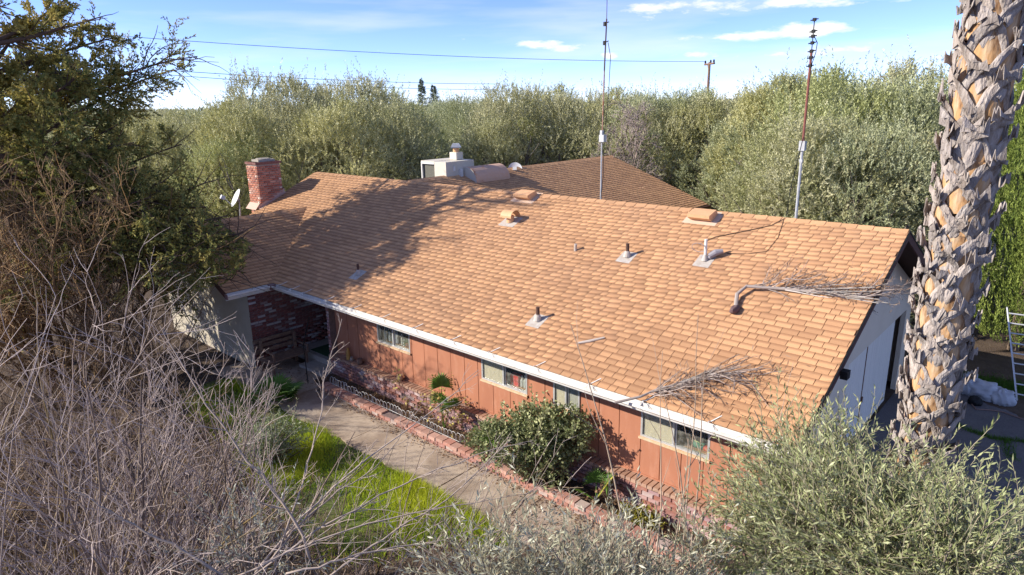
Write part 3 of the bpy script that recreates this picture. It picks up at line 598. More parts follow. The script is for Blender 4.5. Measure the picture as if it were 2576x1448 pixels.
# jars on the brick ledge
def jar(x, prof, c, label, cat='jar', top=None):
    q = MB(); q.lathe((0, 0, 0), prof, 14, c); o = q.build('jar', m_paint); o.location = (x, .44, .627); return tag(o, label, cat)
jar(-10.80, [(.05, 0), (.055, .02), (.05, .2), (.03, .25), (.035, .3)], (.42, .24, .07), 'tall amber jar on the brick ledge beside the entry')
jar(-10.66, [(.03, 0), (.05, .04), (.03, .09), (.04, .1)], (.33, .27, .22), 'tiny grey pot next to the amber jar on the ledge', 'pot')
jar(-10.32, [(.055, 0), (.075, .05), (.06, .13), (.07, .14)], (.16, .10, .075), 'round dark clay pot on the ledge under the siding', 'pot')
jar(-8.80, [(.06, 0), (.08, .06), (.06, .12), (.07, .14)], (.36, .24, .17), 'squat clay pot alone on the ledge below the kitchen window', 'pot')
# brick planter curb
curb = MB(); curb.box((-10.92, -.315, -.05), (-.7, -.15, .165)); curb = tag(curb.build('planter_curb', m_mortar_dark), 'low red brick curb between the concrete walk and the planting bed', 'curb')
PAL_K = [(.42, .21, .155), (.38, .18, .135), (.46, .27, .21), (.34, .17, .14), (.46, .36, .31)]
def skipk(x, z): return any(abs(x-k) < .1 and z > .1 for k in (2.55, 5.3, 7.9)) or (x > 5.2 and x < 5.5)
brick_wall(curb, (-10.92, -.325, .0), (1, 0, 0), (0, -1, 0), 10.2, .17, PAL_K, lambda p: np.linalg.norm(p-CAM), 200, h=.068, jt=.012, seed=41, skip=skipk)
x = -10.9; cb = brickmeshes(PAL_K, .205, .19, .065, 8, 43, .006)
while x < -.9:
    if not (2.4 < x+10.92 < 2.65 or 5.25 < x+10.92 < 5.5): obj('cap_brick', rs_.choice(cb), None, curb, frame((x, -.335+rs_.uniform(-.012, .012), .205+rs_.uniform(-.008, .006)), (math.cos(.0), 0, 0), (0, 0, 1), (0, 1, 0)))
    x += .217
bed = MB(); bed.box((-11.45, -.16, -.02), (-.6, .372, .11)); tag(bed.build('planting_bed', m_soil), kind='structure')
# scalloped wire edging along the bed
def hoopmesh():
    q = MB()
    for o_ in (0, .11):
        q.tube([(o_-.075, 0, 0)]+[(o_+.075*-math.cos(t), 0, .17+.09*math.sin(t)) for t in np.linspace(0, math.pi, 9)]+[(o_+.075, 0, 0)], .0045, 4)
    me = q.mesh('wire_hoop'); me.materials.append(m_white); return me
hm_ = hoopmesh(); wf = MB(); wf.tube([(-10.8, -.12, .20), (-6.3, -.12, .20)], .004, 4); wf = tag(wf.build('wire_edging', m_white), 'low white wire hoop edging along the planting bed', 'garden edging')
for i in range(21): obj('wire_hoop', hm_, None, wf, Matrix.Translation((-10.75+i*.22, -.12, .10)) @ Matrix.Rotation(rs_.gauss(0, .12), 4, 'X') @ Matrix.Rotation(rs_.gauss(0, .05), 4, 'Y'))
# wooden bench by the entry
bench = thing('garden_bench', 'weathered dark wooden slat bench against the entry brick wall', 'bench', (-13.0, -.2, 0))
for i in range(4):
    q = MB(); q.box((-.06+i*.13, -.55, .40), (.055+i*.13, .62, .43)); q.build('seat_slat', m_wood, bench)
for i in range(3):
    q = MB(); q.box((-.20-i*.04, -.55, .52+i*.13), (-.175-i*.04, .62, .61+i*.13)); q.build('back_slat', m_wood, bench)
for y_ in (-.45, .5):
    for x_ in (-.14, .38): q = MB(); q.box((x_, y_, 0.05), (x_+.06, y_+.06, .40 if x_ > 0 else .88)); q.build('leg', m_wood, bench)
    q = MB(); q.box((-.18, y_+.062, .58), (.42, y_+.11, .62)); q.box((.38, y_+.065, .4), (.43, y_+.1, .58)); q.build('armrest', m_wood, bench)
# thin steel prop post by the entry step
q = MB(); a = gz(775, 965, .05); q.tube([a, a+np.array((-.03, 0, 1.0)), a+np.array((.28, .05, 1.75))], .014, 6); tag(q.build('steel_post', m_black), 'thin black bent steel post standing by the entry step', 'post')
# satellite dishes
def dish(loc, aim, r, label, stem):
    t = thing('satellite_dish', label, 'satellite dish', loc); aim = unit(np.array(aim, float)); u_ = unit(np.cross(aim, (0, 0, 1))); v_ = np.cross(u_, aim); c = np.array((0, 0, stem))
    q = MB(); V = []; k = 20
    for i in range(6):
        rr = r*i/5
        for j in range(k): V.append(c+(u_*math.cos(2*math.pi*j/k)*rr+v_*math.sin(2*math.pi*j/k)*rr*1.12)+aim*(.22*r*(i/5)**2))
    F = [(i*k+j, i*k+(j+1) % k, (i+1)*k+(j+1) % k, (i+1)*k+j) for i in range(5) for j in range(k)]
    q.add(V, F); q.add([p_-aim*.012 for p_ in V], [f[::-1] for f in F]); q.build('reflector', mat('dish_grey', (.60, .60, .60), .5), t, True)
    q = MB(); e = c+aim*r*1.3-v_*r*.55; q.tube([c-v_*r*1.0+aim*.05, e], .014, 6); q.build('feed_arm', m_galv, t)
    q = MB(); q.obox(e-u_*.07-v_*.05, u_*.14, v_*.12, aim*.12); q.build('receiver', m_white, t)
    q = MB(); q.tube([(0, 0, 0), c-aim*.05, c-aim*.012], .022, 8); q.build('mast', m_galv, t); return t
pd = np.array([-17.6, 1.52, 0]); pd[2] = ZW-T*(XRW-pd[0]) if pd[0] < XRW else 0
dp = wy(597, 500, 1.6); pd = np.array([dp[0], dp[1], max(HE, ZW-T*(XRW-dp[0]))-.02])
dish(pd, (-.18, -.80, .45), .27, 'pale round satellite dish beside the brick chimney', dp[2]-pd[2])
dp = gz(1302, 421, ZR+.05); dish((dp[0]-.3, dp[1]+.2, ZR-.30), (.55, -.65, .5), .26, 'small satellite dish peeping over the rear roof ridge', .2)
# evaporative cooler behind the rear ridge
ec = thing('evaporative_cooler', 'cream evaporative cooler with side pads and rusty round duct on the rear roof', 'evaporative cooler', (-13.4, 6.3, 3.6))
def eb(n, a, b2, m): q = MB(); q.box(a, b2); return q.build(n, m, ec)
eb('casing', (-.55, .0, .55), (0, 1.25, 1.25), m_cool); eb('casing_core', (-1.16, .06, .62), (-.551, 1.2, 1.18), m_louvre)
eb('top_panel', (-1.2, 0, 1.22), (-.552, 1.25, 1.26), m_cool)
for x_ in (-1.2,): eb('frame_post', (x_, -.01, .3), (x_+.05, .04, 1.22), m_white); eb('frame_post', (x_, 1.2, .0), (x_+.05, 1.25, 1.22), m_white)
eb('bottom_rail', (-1.15, -.01, .58), (-.56, .04, .65), m_white); eb('top_rail', (-1.15, -.01, 1.16), (-.56, .03, 1.219), m_white)
for x_ in (-1.1, -.1): eb('stand_leg', (x_, .1, -.4), (x_+.06, .16, .56), m_galv); eb('stand_leg', (x_, 1.1, -.4), (x_+.06, 1.16, .56), m_galv)
eb('stack_base', (-.62, .75, 1.262), (-.3, 1.05, 1.5), m_cool)
q = MB(); q.lathe((-.46, .9, 1.5), [(.10, 0), (.10, .14)], 14); q.build('stack', m_bronze, ec)
q = MB(); q.lathe((-.46, .9, 1.64), [(.24, 0), (.24, .03), (.15, .14), (.001, .141)], 4); q.build('stack_cap', m_galv, ec)
q = MB(); th = np.linspace(0, math.pi, 15); k = 15; dy0, dy1 = .75, 2.35; cx_, cz_ = .12, .55
V = [(cx_+.5*math.cos(t), yy, cz_+.5*math.sin(t)) for yy in (dy0, dy1) for t in th]+[(cx_+.5*c_, yy, .0) for yy in (dy0, dy1) for c_ in (1, -1)]
q.add(V, [(i, i+1, k+i+1, k+i) for i in range(k-1)]+[(0, k, 2*k+2, 2*k), (k-1, 2*k+1, 2*k+3, 2*k-1)]); q.build('duct', m_coolr, ec)
q = MB(); q.add([V[i] for i in range(k)]+[V[2*k+1], V[2*k]], [tuple(range(k+2))]); q.build('duct_end', m_cool, ec)
q = MB(); q.box((.001, .3, .95), (.03, .38, 1.1)); q.box((.001, .55, .5), (.1, .66, 1.0)); q.build('control_box', m_white, ec)
# antenna masts
def mast(base, segs, label, tilt=0):
    t = thing('antenna_mast', label, 'antenna mast', base); z = 0
    return t
a1 = thing('antenna_mast', 'tall slim antenna mast with a grey junction box rising behind the main ridge', 'antenna mast', (-6.6, 5.05, 2.3))
q = MB(); q.tube([(0, 0, 2.0-2.1), (0, 0, 3.55)], .019, 8); q.build('lower_pole', m_galv, a1)
q = MB(); q.tube([(.01, 0, 3.55), (.02, .02, 5.0)], .016, 8); q.build('middle_pole', mat('rust_mast', (.30, .13, .07), .8, n1=(6, .7, (.42, .38, .35))), a1)
q = MB(); q.tube([(.02, .02, 5.0), (.05, .03, 6.1)], .016, 6); q.tube([(.05, .03, 6.1), (.05, .03, 7.4)], .008, 5); q.build('top_pole', mat('dark_mast', (.10, .07, .06), .8), a1)
q = MB(); q.box((-.04, -.06, 3.42), (.09, .06, 3.58)); q.box((-.03, -.04, 3.58), (.03, .04, 3.68)); q.build('junction_box', m_galv, a1)
q = MB()
for z_ in (5.6, 6.0, 6.55, 6.85, 7.1): q.tube([(0, .03, z_), (.11, .03, z_+.03)], .012, 5); q.box((-.02, 0, z_-.05), (.03, .05, z_+.04))
q.tube([(.1, .03, 5.6), (.16, .05, 5.3), (.13, .04, 4.4), (.06, .02, 3.6)], .008, 4); q.tube([(.06, 0, 3.4), (.09, -.05, 2.6), (.14, -.2, 2.15)], .008, 4); q.build('antenna_head', m_black, a1)
b2_ = np.array([-2.05, 5.35, 0]); tp2 = wy(2049, 50, 5.45)
a2 = thing('antenna_mast', 'rusty antenna mast with white clamp standing behind the garage ridge', 'antenna mast', (-2.12, 5.35, 2.2))
H2 = tp2[2]-2.2; lx = tp2[0]+2.12
def ap(f, o_=0): return (lx*f+o_, .1*f, H2*f)
q = MB(); q.tube([ap(0), ap(.62)], .027, 8); q.build('lower_pole', m_galv, a2)
q = MB(); q.tube([ap(.62), ap(.90)], .024, 8); q.build('upper_pole', mat('rust_red_mast', (.20, .07, .055), .85, n1=(8, .5, (.28, .12, .1))), a2)
q = MB(); z0 = np.array(ap(.60)); q.box(z0-.055, z0+np.array((.055, .055, .13))); q.box(z0-np.array((.03, .03, .28)), z0+np.array((.03, .03, -.22))); q.build('clamp', m_galv, a2)
q = MB(); q.tube([ap(.9), ap(1.0)], .010, 5)
for f in (.86, .885, .905, .93, .95, .965, 1.0): c = np.array(ap(f)); q.tube([c-np.array((.07, 0, .01)), c+np.array((.07, 0, .01))], .011, 5); q.box(c-.028, c+.028)
q.tube([ap(.95, .02), ap(.93, .09), ap(.9, .08), ap(.86, .02)], .007, 4); q.build('antenna_head', m_black, a2)
# black cables on the roof
def roofpath(pts, lift=.02): return [onroof(x_, y_)+RN*lift for x_, y_ in pts]
q = MB(); q.tube(roofpath([(1772, 612), (1800, 600), (1850, 590), (1900, 580), (1940, 571), (1975, 553)], .03), .007, 4); q.tube(roofpath([(1830, 640), (1880, 642), (1930, 635), (1958, 600), (1972, 556)], .02), .006, 4)
q.tube([np.array((-2.14, 4.85, ZR+.05)), np.array((-2.2, 5.1, 4.9)), np.array((-2.12, 5.3, 5.9))], .008, 4); tag(q.build('roof_cable', m_black), 'thin black cables snaking over the shingles to the mast', 'cable')
p = onroof(1790, 655); q = MB(); q.tube([p+RN*.08-np.array((.04, 0, 0)), p+RN*.09+np.array((.05, .08, .06)), p+RN*.08+np.array((.16, .15, .10))], [.05, .065, .04], 10); q.tube([p+RN*.25-np.array((.1, 0, 0))+RN*.1*math.cos(t)+np.array((-.12, 0, 0))+np.array((.13, .02, 0))*math.sin(t) for t in np.linspace(0, 6.2, 14)], .006, 4); q.tube([p+RN*.05+np.array((-.17, -.03, 0)), p+RN*.06], .03, 6)
tag(q.build('cable_bundle', mat('grey_wrap', (.27, .25, .27), .6)), 'grey taped cable bundle coiled round the white roof pipe', 'cable bundle')
# utility poles and lines
def upole(top, h, arm, label):
    t = thing('utility_pole', label, 'utility pole', (top[0], top[1], 0)); mm = m_wood
    q = MB(); q.tube([(0, 0, 0), (0, 0, top[2])], [.16, .11], 8); q.build('pole', mm, t)
    q = MB(); d = np.array((math.cos(-YAW), math.sin(-YAW)*0-.66, 0)); d /= np.linalg.norm(d); c = np.array((0, 0, top[2]-.15)); q.tube([c-d*arm, c+d*arm], .09, 6); q.tube([c-d*arm*.4, c-np.array((0, 0, .8))], .03, 4); q.build('cross_arm', mm, t)
    for s_ in (-.9, .25, .9): q = MB(); q.lathe(c+d*arm*s_+np.array((0, 0, .08)), [(.05, 0), (.09, .05), (.07, .2), (.03, .25)], 8); q.build('insulator', m_black, t)
up1 = at(1785, 157, 58); upole(up1, 0, 1.05, 'wooden utility pole with cross-arm above the grove')
up2 = at(2228, 191, 110); upole(up2, 0, 1.5, 'distant utility pole with cross-arm barely clearing the treetops')
def wire(a, b2, sag, label, r=.014):
    a, b2 = np.array(a), np.array(b2); q = MB(); q.tube([a+(b2-a)*t-np.array((0, 0, sag*4*t*(1-t))) for t in np.linspace(0, 1, 24)], r, 4); tag(q.build('power_line', m_black), label, 'power line')
wire(at(60, 72, 40), up1+np.array((-.6, .6, .1)), .5, 'highest power line crossing the sky to the utility pole', .016)
wire(at(60, 150, 48), at(1250, 212, 75), .4, 'middle power line dipping behind the tall olive tree', .022)
wire(at(60, 158, 50), at(1250, 226, 80), .5, 'lowest power line just above the tree line', .022)

# ------------------------------------------------------------------ driveway corner: ladder, bag, hose
lb = gz(2556, 1008, 0); lt = wy(2531, 774, lb[1]+.9)
lad = thing('ladder', 'aluminium extension ladder leaning against the clipped cypress', 'ladder', lb)
dv = lt-lb; sidev = np.array((.42, .05, 0))
for s_ in (0, 1): q = MB(); q.obox(sidev*s_, (.028, 0, 0), dv, (0, .07, 0)); q.build('rail', m_alu, lad)
for i in range(9): q = MB(); c = dv*((i+.6)/9.2)+np.array((.02, .035, 0)); q.tube([c, c+sidev], .018, 8); q.build('rung', m_alu, lad)
rg = np.random.default_rng(5)
def blob(c, r, seed, k=22, amp=.3, fr=3.):
    g = np.random.default_rng(seed); ph = g.uniform(0, 6, (6, 3)); dirs = g.normal(0, fr, (6, 3)); V = []
    for i in range(k+1):
        for j in range(2*k):
            t, f = math.pi*i/k, math.pi*j/k; d = np.array((math.sin(t)*math.cos(f), math.sin(t)*math.sin(f), math.cos(t)))
            n_ = sum(abs(math.sin(d@dirs[m]+ph[m, 0])) for m in range(6))/6
            V.append(np.array(c)+np.array(r)*d*(1-amp+amp*1.6*n_))
    F = [(i*2*k+j, i*2*k+(j+1) % (2*k), (i+1)*2*k+(j+1) % (2*k), (i+1)*2*k+j) for i in range(k) for j in range(2*k)]; return V, F
bgp = gz(2478, 1003, 0); q = MB(); q.add(*blob((0, 0, .16), (.38, .2, .24), 3, amp=.5, fr=4.5)); q.add(*blob((-.33, .05, .2), (.18, .18, .3), 4, 16, .6, 5)); q.add(*blob((.3, -.04, .12), (.24, .2, .2), 6, 16, .6, 5))
o = q.build('plastic_bag', mat('white_plastic', (.52, .53, .56), .4, n1=(8, .5, (.36, .37, .40))), None, True); o.location = (bgp[0], bgp[1], 0); tag(o, 'crumpled white plastic sack lying at the edge of the driveway', 'bag')
q = MB(); q.add(*blob((0, 0, .07), (.14, .12, .12), 9, 12, .5, 4)); o = q.build('black_bag', m_black, None, True); h_ = gz(2452, 1018, 0); o.location = (h_[0], h_[1], 0); tag(o, 'small black rag bundle beside the white sack', 'rag')
q = MB(); q.tube([gz(x_, y_, .03) for x_, y_ in [(2440, 1012), (2455, 1030), (2490, 1032), (2520, 1036), (2560, 1050), (2600, 1066), (2660, 1085)]], .014, 5); tag(q.build('hose', mat('hose', (.24, .15, .12), .7)), 'brown garden hose trailing along the driveway edge', 'hose')

# ------------------------------------------------------------------ vegetation
# lawn
rg = np.random.default_rng(21)
n = 120000; X = rg.uniform(-13.2, -3.6, n); Y = -1.40-rg.power(.8, n)*4.4*1.0
den = np.sin(X*1.7+Y*.9)+np.sin(X*.6-Y*2.3+1)+np.sin(X*4.1+Y*3.7)*.5
keep = (rg.random(n) < np.clip(.62+.38*den, .06, 1)) & (Y > np.interp(X, [-13, -9.2, -6.2, -5.0, -4.3], [-2.5, -3.0, -3.9, -3.3, -2.2])+rg.normal(0, .25, n)); X, Y, den = X[keep], Y[keep], den[keep]
def blades(X, Y, Z, h, w_, cols, rg, lean=.35):
    n = len(X); B = np.stack([X, Y, np.broadcast_to(Z, n)], 1); a = rg.uniform(0, 2*math.pi, n); sd_ = np.stack([np.cos(a), np.sin(a), 0*a], 1)*w_/2
    tip = B+np.stack([rg.normal(0, lean, n)*h, rg.normal(0, lean, n)*h, h], 1)
    return np.stack([B-sd_, B+sd_, tip], 1).reshape(-1, 3), np.arange(n*3).reshape(-1, 3), np.repeat(cols, 3, 0)
t = np.clip(.5+.3*den+rg.normal(0, .25, len(X)), 0, 1)[:, None]; cols = np.array((.22, .38, .02))*(1-t)+np.array((.56, .60, .05))*t
V, F, C = blades(X, Y, .0, rg.uniform(.04, .13, len(X))*(1+.35*np.clip(den, -1, 1.5)), .011, cols, rg)
tag(obj('lawn_grass', np_mesh('lawn_grass', V, F, C), m_grass), 'bright green lawn grass beside the concrete walk', 'grass', kind='stuff')
sheet('lawn', [(-13.6, -1.38), (-4.1, -1.38), (-4.4, -2.3), (-6.0, -3.8), (-9.2, -3.1), (-13.6, -2.6)], .006, mat('lawn_soil', (.10, .13, .03), 1, n1=(3, .7, (.12, .08, .05))))
# grass along the drive edge, in its cracks and by the walk joints
def pxy(pts, k, j): 
    out = []
    for (a, b2) in zip(pts[:-1], pts[1:]):
        A, B = gz(*a), gz(*b2); tt = rg.random((k, 1)); out.append(A+(B-A)*tt+rg.normal(0, j, (k, 3)))
    return np.vstack(out)
Q = np.vstack([pxy([(2350, 1050), (2440, 1085), (2500, 1105), (2590, 1115)], 300, .05), pxy([(2530, 1110), (2545, 1160)], 300, .06)])
Q2 = np.vstack([pxy([(2400, 955), (2480, 965), (2600, 985)], 2500, .25)])
A_ = np.vstack([Q, Q2]); cols = tint(rg, len(A_), (.05, .12, .015), (.13, .24, .03), rep=1)
V, F, C = blades(A_[:, 0], A_[:, 1], .0, rg.uniform(.03, .10, len(A_)), .014, cols, rg)
tag(obj('weeds', np_mesh('weeds', V, F, C), m_grass), 'low green weeds in the driveway cracks and edges', 'weeds', kind='stuff')
# dry leaf litter over the beds and under the shrubs
L1 = np.stack([rg.uniform(-11.3, -.8, 2600), rg.uniform(-.14, .34, 2600), np.full(2600, .118)], 1)
L2 = np.stack([rg.uniform(-11.0, -.8, 700), -.36-np.abs(rg.normal(0, .12, 700)), np.full(700, .066)], 1)
L3 = np.stack([rg.uniform(-12, 1.4, 16000), rg.uniform(-8.5, -2.2, 16000), np.full(16000, .02)], 1); L3 = L3[L3[:, 1] < np.interp(L3[:, 0], [-13, -9.2, -6.2, -5.0, -4.3], [-2.3, -2.8, -3.6, -3.1, -2.0])]
L4 = np.stack([rg.uniform(-4.2, .4, 1500), rg.uniform(-2.2, -.4, 1500), np.full(1500, .066)], 1)
L5 = np.stack([rg.uniform(-13.2, -11.2, 250), rg.uniform(-.9, .1, 250), np.full(250, .066)], 1)
LL = np.vstack([L1, L2, L3, L4, L5]); LL[:, 2] += rg.uniform(0, .03, len(LL)); dd = rg.normal(0, 1, (len(LL), 3)); dd[:, 2] *= .35
V, F = leafquads(rg, LL, dd, rg.uniform(.03, .085, len(LL)), rg.uniform(.015, .035, len(LL)), np.array([[0, 0, 1.]]), .3)
tag(obj('leaf_litter', np_mesh('leaf_litter', V, F, tint(rg, len(LL), (.10, .055, .03), (.30, .19, .11), .3)), m_litter), 'brown dry leaf litter over the beds and under the shrubs', 'leaf litter', kind='stuff')

# --- olive trees of the grove
OL1, OL2 = (.235, .248, .10), (.53, .525, .315)
def olive_variant(seed, H=7., R=2.7, lobes=24, shoots=125, m=24, leafL=.092, leafW=.028):
    r = np.random.default_rng(seed); cs, rr = [], []
    for i in range(lobes):
        a = i*2.4+r.uniform(-.3, .3); z = .9+(H-2.0)*((i+.5)/lobes)+r.uniform(-.3, .3); f = z/H
        rad_ = R*(.78 if f < .35 else (.78 if f < .65 else 1.55*(1.04-f)))*r.uniform(.75, 1.1); cs.append((rad_*math.cos(a), rad_*math.sin(a), z)); rr.append(r.uniform(.70, 1.05)*(1 if f < .75 else .85))
    cs, rr = np.array(cs), np.array(rr); idx = np.repeat(np.arange(lobes), shoots); k = len(idx)
    u_ = unit(r.normal(0, 1, (k, 3))+unit(cs[idx]*[1, 1, .3]-[0, 0, .5])*.7); S = cs[idx]+u_*(rr[idx]*r.uniform(.80, 1.0, k))[:, None]
    S[:, 2] = np.maximum(S[:, 2], .15); D = u_*.75+np.array([0, 0, .55])+r.normal(0, .3, (k, 3)); L = r.uniform(.25, .55, k)*np.where(r.random(k) < .12, 1.9, 1)
    top = S[:, 2] > H*.72; D[top] += [0, 0, .9]; L[top] *= 1.35
    P, Rr = grow(r, S, D, L, .008, 5, .16, .02); V, F, ix = leaves_on(r, P, m, .65, leafL, leafW)
    sh = np.clip(r.random(k)*.7+r.random(lobes)[idx]*.35, 0, 1); c = np.array(OL1)*(1-sh[:, None])+np.array(OL2)*sh[:, None]; c = np.repeat(c[ix]*r.uniform(.8, 1.2, (len(ix), 1)), 4, 0)*np.array(TINTS[seed-100])
    Vv, Ff, Cc = join([(V, F, c)])
    crown = np_mesh('crown', Vv, Ff, Cc); crown.materials.append(m_leaf)
    S0 = np.zeros((6, 3))+r.normal(0, .12, (6, 3))*[1, 1, 0]; D0 = unit(cs[r.choice(lobes, 6, False)]*[1, 1, 0])*.5+[0, 0, 1.]
    P0, R0 = grow(r, S0, D0, H*.62, .14, 8, .1, .05); s_ = spawn(r, P0, R0, 6, .3, 1, .7, (.4, .6)); P1, R1 = grow(r, *s_[:4], 6, .15, .05)
    a, b2 = tubes(P0, R0, 6), tubes(P1, R1, 4); Vv, Ff, Cc = join([(a[0], a[1], (.20, .17, .14)), (b2[0], b2[1], (.22, .19, .15))])
    trunk = np_mesh('trunk', Vv, Ff, Cc); trunk.materials.append(m_bark); return trunk, crown
TINTS = [(1.12, 1.10, 1.05), (1.30, 1.24, 1.08), (1.0, 1.04, 1.08), (1.2, 1.15, 1.2), (1.08, 1.12, .9)]
OV = [olive_variant(100+i, H=h, R=r_) for i, (h, r_) in enumerate([(7.0, 2.5), (7.0, 2.1), (7.0, 2.7), (7.0, 2.3), (7.0, 2.4)])]
ro = random.Random(12); placed = []
def olive(x, y, h, k=None, parts=True):
    lat = (np.array((x, y, 0))-CAM)@_rt; dep = (np.array((x, y, 0))-CAM)@fwh; s_ = lat/dep
    zone = 'far grey-green olive tree in the rows towards the horizon' if dep > 45 else ('bushy olive tree rising behind the chimney' if s_ < -.2 else 'bushy olive tree rising behind the rear roof' if s_ < .17 else 'bushy olive tree rising behind the garage ridge' if s_ < .6 else 'bushy olive tree behind the palm trunk and cypress')
    tr, cr = OV[ro.randrange(5) if k is None else k]; s = h/7.; e = thing('olive_tree', zone, 'tree', (x, y, 0), zone.replace('olive tree', 'olives'))
    e.scale = (s*ro.uniform(.92, 1.1), s*ro.uniform(.92, 1.1), s); e.rotation_euler = (0, 0, ro.uniform(0, 6.28))
    if parts: obj('trunk', tr, None, e)
    obj('crown', cr, None, e); placed.append((x, y)); return e
def olive_px(px_, d, ytop): # by direction and distance; height from where its top stands against the sky
    p = at(px_, 255, d); q_ = at(px_, ytop, d)
    while -20.5 < p[0] < -5.6 and p[1] < 19.5: d += .7; p = at(px_, 255, d); q_ = at(px_, ytop, d)
    return olive(p[0], p[1], q_[2])
for a in [(690, 30, 178), (770, 33, 205), (905, 31, 190), (975, 34, 215), (590, 27, 255), (640, 38, 235), (505, 31, 268), (400, 34, 270), (840, 27, 250), (1000, 29, 262), (560, 26.5, 320),
          (1290, 34, 207), (1380, 37, 215), (1200, 38, 235), (1130, 44, 248), (1350, 27, 290), (1240, 29, 300), (1450, 32, 228), (1560, 36, 220),
          (1650, 32, 222), (1730, 34, 216), (1830, 31, 228), (1965, 24.5, 200), (1760, 31, 250), (2050, 23, 170), (1980, 26, 190), (2150, 22, 160), (2260, 21, 185), (2330, 24, 140), (1640, 31, 260), (2010, 20.5, 300), (2080, 19.5, 290), (2200, 19, 300), (2420, 23, 160), (2560, 24, 200), (2680, 22, 200), (2350, 19.0, 330), (1880, 26, 300),
          (320, 28, 280), (230, 33, 262), (120, 40, 255), (-50, 36, 250)]: olive_px(*a)
gx = np.arange(-120, 60, 5.6)
for y in np.arange(14, 105, 6.0):
    for x in gx:
        xx, yy = x+ro.uniform(-.9, .9)+(y % 12)/4, y+ro.uniform(-.9, .9); d = np.array((xx-CAM[0], yy-CAM[1], 0)); dep = d@np.array((math.sin(YAW), math.cos(YAW), 0)); lat = d@_rt
        if dep < 25 or dep > 105 or abs(lat) > dep*.86+4: continue
        if -21 < xx < 2.5 and yy < 20.5: continue
        if any((xx-a)**2+(yy-b2)**2 < 16 for a, b2 in placed): continue
        olive(xx, yy, ro.uniform(5.8, 6.9), parts=dep < 45)
# the far side of the grove, reading as one mass
rg = np.random.default_rng(31); n = 2600; dep = rg.uniform(100, 420, n)**1.0; lat = rg.uniform(-.9, .9, n)*dep; fh = np.array((math.sin(YAW), math.cos(YAW)))
cx = CAM[0]+fh[0]*dep+_rt[0]*lat; cy = CAM[1]+fh[1]*dep+_rt[1]*lat; h = rg.uniform(5.3, 6.7, n); k = 42
u_ = unit(rg.normal(0, 1, (n*k, 3))); C0 = np.repeat(np.stack([cx, cy, h-2.6], 1), k, 0); S = C0+u_*np.array([2.7, 2.7, 2.6])*rg.uniform(.7, 1, (n*k, 1))
V, F = leafquads(rg, S, u_*.6+[0, 0, .6]+rg.normal(0, .4, (n*k, 3)), rg.uniform(.5, 1.1, n*k), .5)
tag(obj('far_grove', np_mesh('far_grove', V, F, tint(rg, n*k, OL1, np.array(OL2)*.9, .2)), m_leaf), 'distant mass of olive grove reaching to the horizon', 'grove', kind='stuff')
# two far conifers standing over the grove
def conifer_far(px_, ybase, ytop, d, label, spread):
    b_ = at(px_, 255, d); tp_ = at(px_, ytop, d); H = tp_[2]; r = np.random.default_rng(int(px_)); t = thing('pine_tree', label, 'tree', (b_[0], b_[1], 0))
    k = 200; z = H*(.35+.65*r.random(k)**.8); a = r.uniform(0, 6.28, k); rad_ = spread*(1.03-z/H)*r.uniform(.5, 1.2, k)+.15
    S = np.stack([0*z, 0*z, z], 1); D = np.stack([np.cos(a), np.sin(a), -.12+0*a], 1); P, R = grow(r, S, D, rad_*1.2, .05, 4, .1); V, F, ix = leaves_on(r, P, 9, .8, .42, .15)
    obj('crown', np_mesh('crown', V, F, tint(r, len(ix), (.14, .18, .11), (.22, .25, .16))), m_needle, t); q = MB(); q.tube([(0, 0, 0), (0, 0, H)], [.25, .04], 6, (.15, .1, .08)); q.build('trunk', m_bark, t)
conifer_far(1062, 245, 200, 150, 'far thin pine standing above the grove horizon', 2.4); conifer_far(1092, 245, 216, 150, 'far bushy dark tree beside the thin pine on the horizon', 3.4)

# --- Italian cypresses by the drive
def cypress(x, y, H, R, label, seed):
    r = np.random.default_rng(seed); t = thing('cypress_tree', label, 'tree', (x, y, 0)); k = 6500; z = H*r.random(k)**.9; prof = R*np.clip(np.minimum(1.0, (z+.9)/1.6), 0, 1)*np.clip((1.02-z/H)*2.6, 0, 1)**.6; a = r.uniform(0, 6.28, k); rr = prof*r.uniform(.72, 1.03, k)*(1+.10*np.sin(5*a+z*.8))
    S = np.stack([rr*np.cos(a), rr*np.sin(a), z+.25], 1); D = np.stack([np.cos(a)*.55, np.sin(a)*.55, 1.5+0*a], 1)+r.normal(0, .22, (k, 3)); L = r.uniform(.25, .55, k)
    P, Rr = grow(r, S, D, L, .008, 4, .12); V, F, ix = leaves_on(r, P, 12, .4, .085, .026); sh = r.random(k)[:, None]; c = np.array((.12, .17, .035))*(1-sh)+np.array((.32, .38, .09))*sh
    obj('crown', np_mesh('crown', V, F, np.repeat(c[ix]*r.uniform(.8, 1.2, (len(ix), 1)), 4, 0)), m_needle, t); q = MB(); q.tube([(0, 0, 0), (0, 0, H*.9)], [.14, .03], 7, (.2, .15, .11)); q.build('trunk', m_bark, t)
cp = gz(2440, 905, 0); cypress(cp[0]+.75, cp[1]+1.5, 8.0, 1.35, 'tall clipped green cypress behind the palm trunk', 3)
cp = gz(2600, 915, 0); cypress(cp[0]+.75, cp[1]+1.2, 7.6, 1.5, 'broad green cypress behind the leaning ladder', 4)

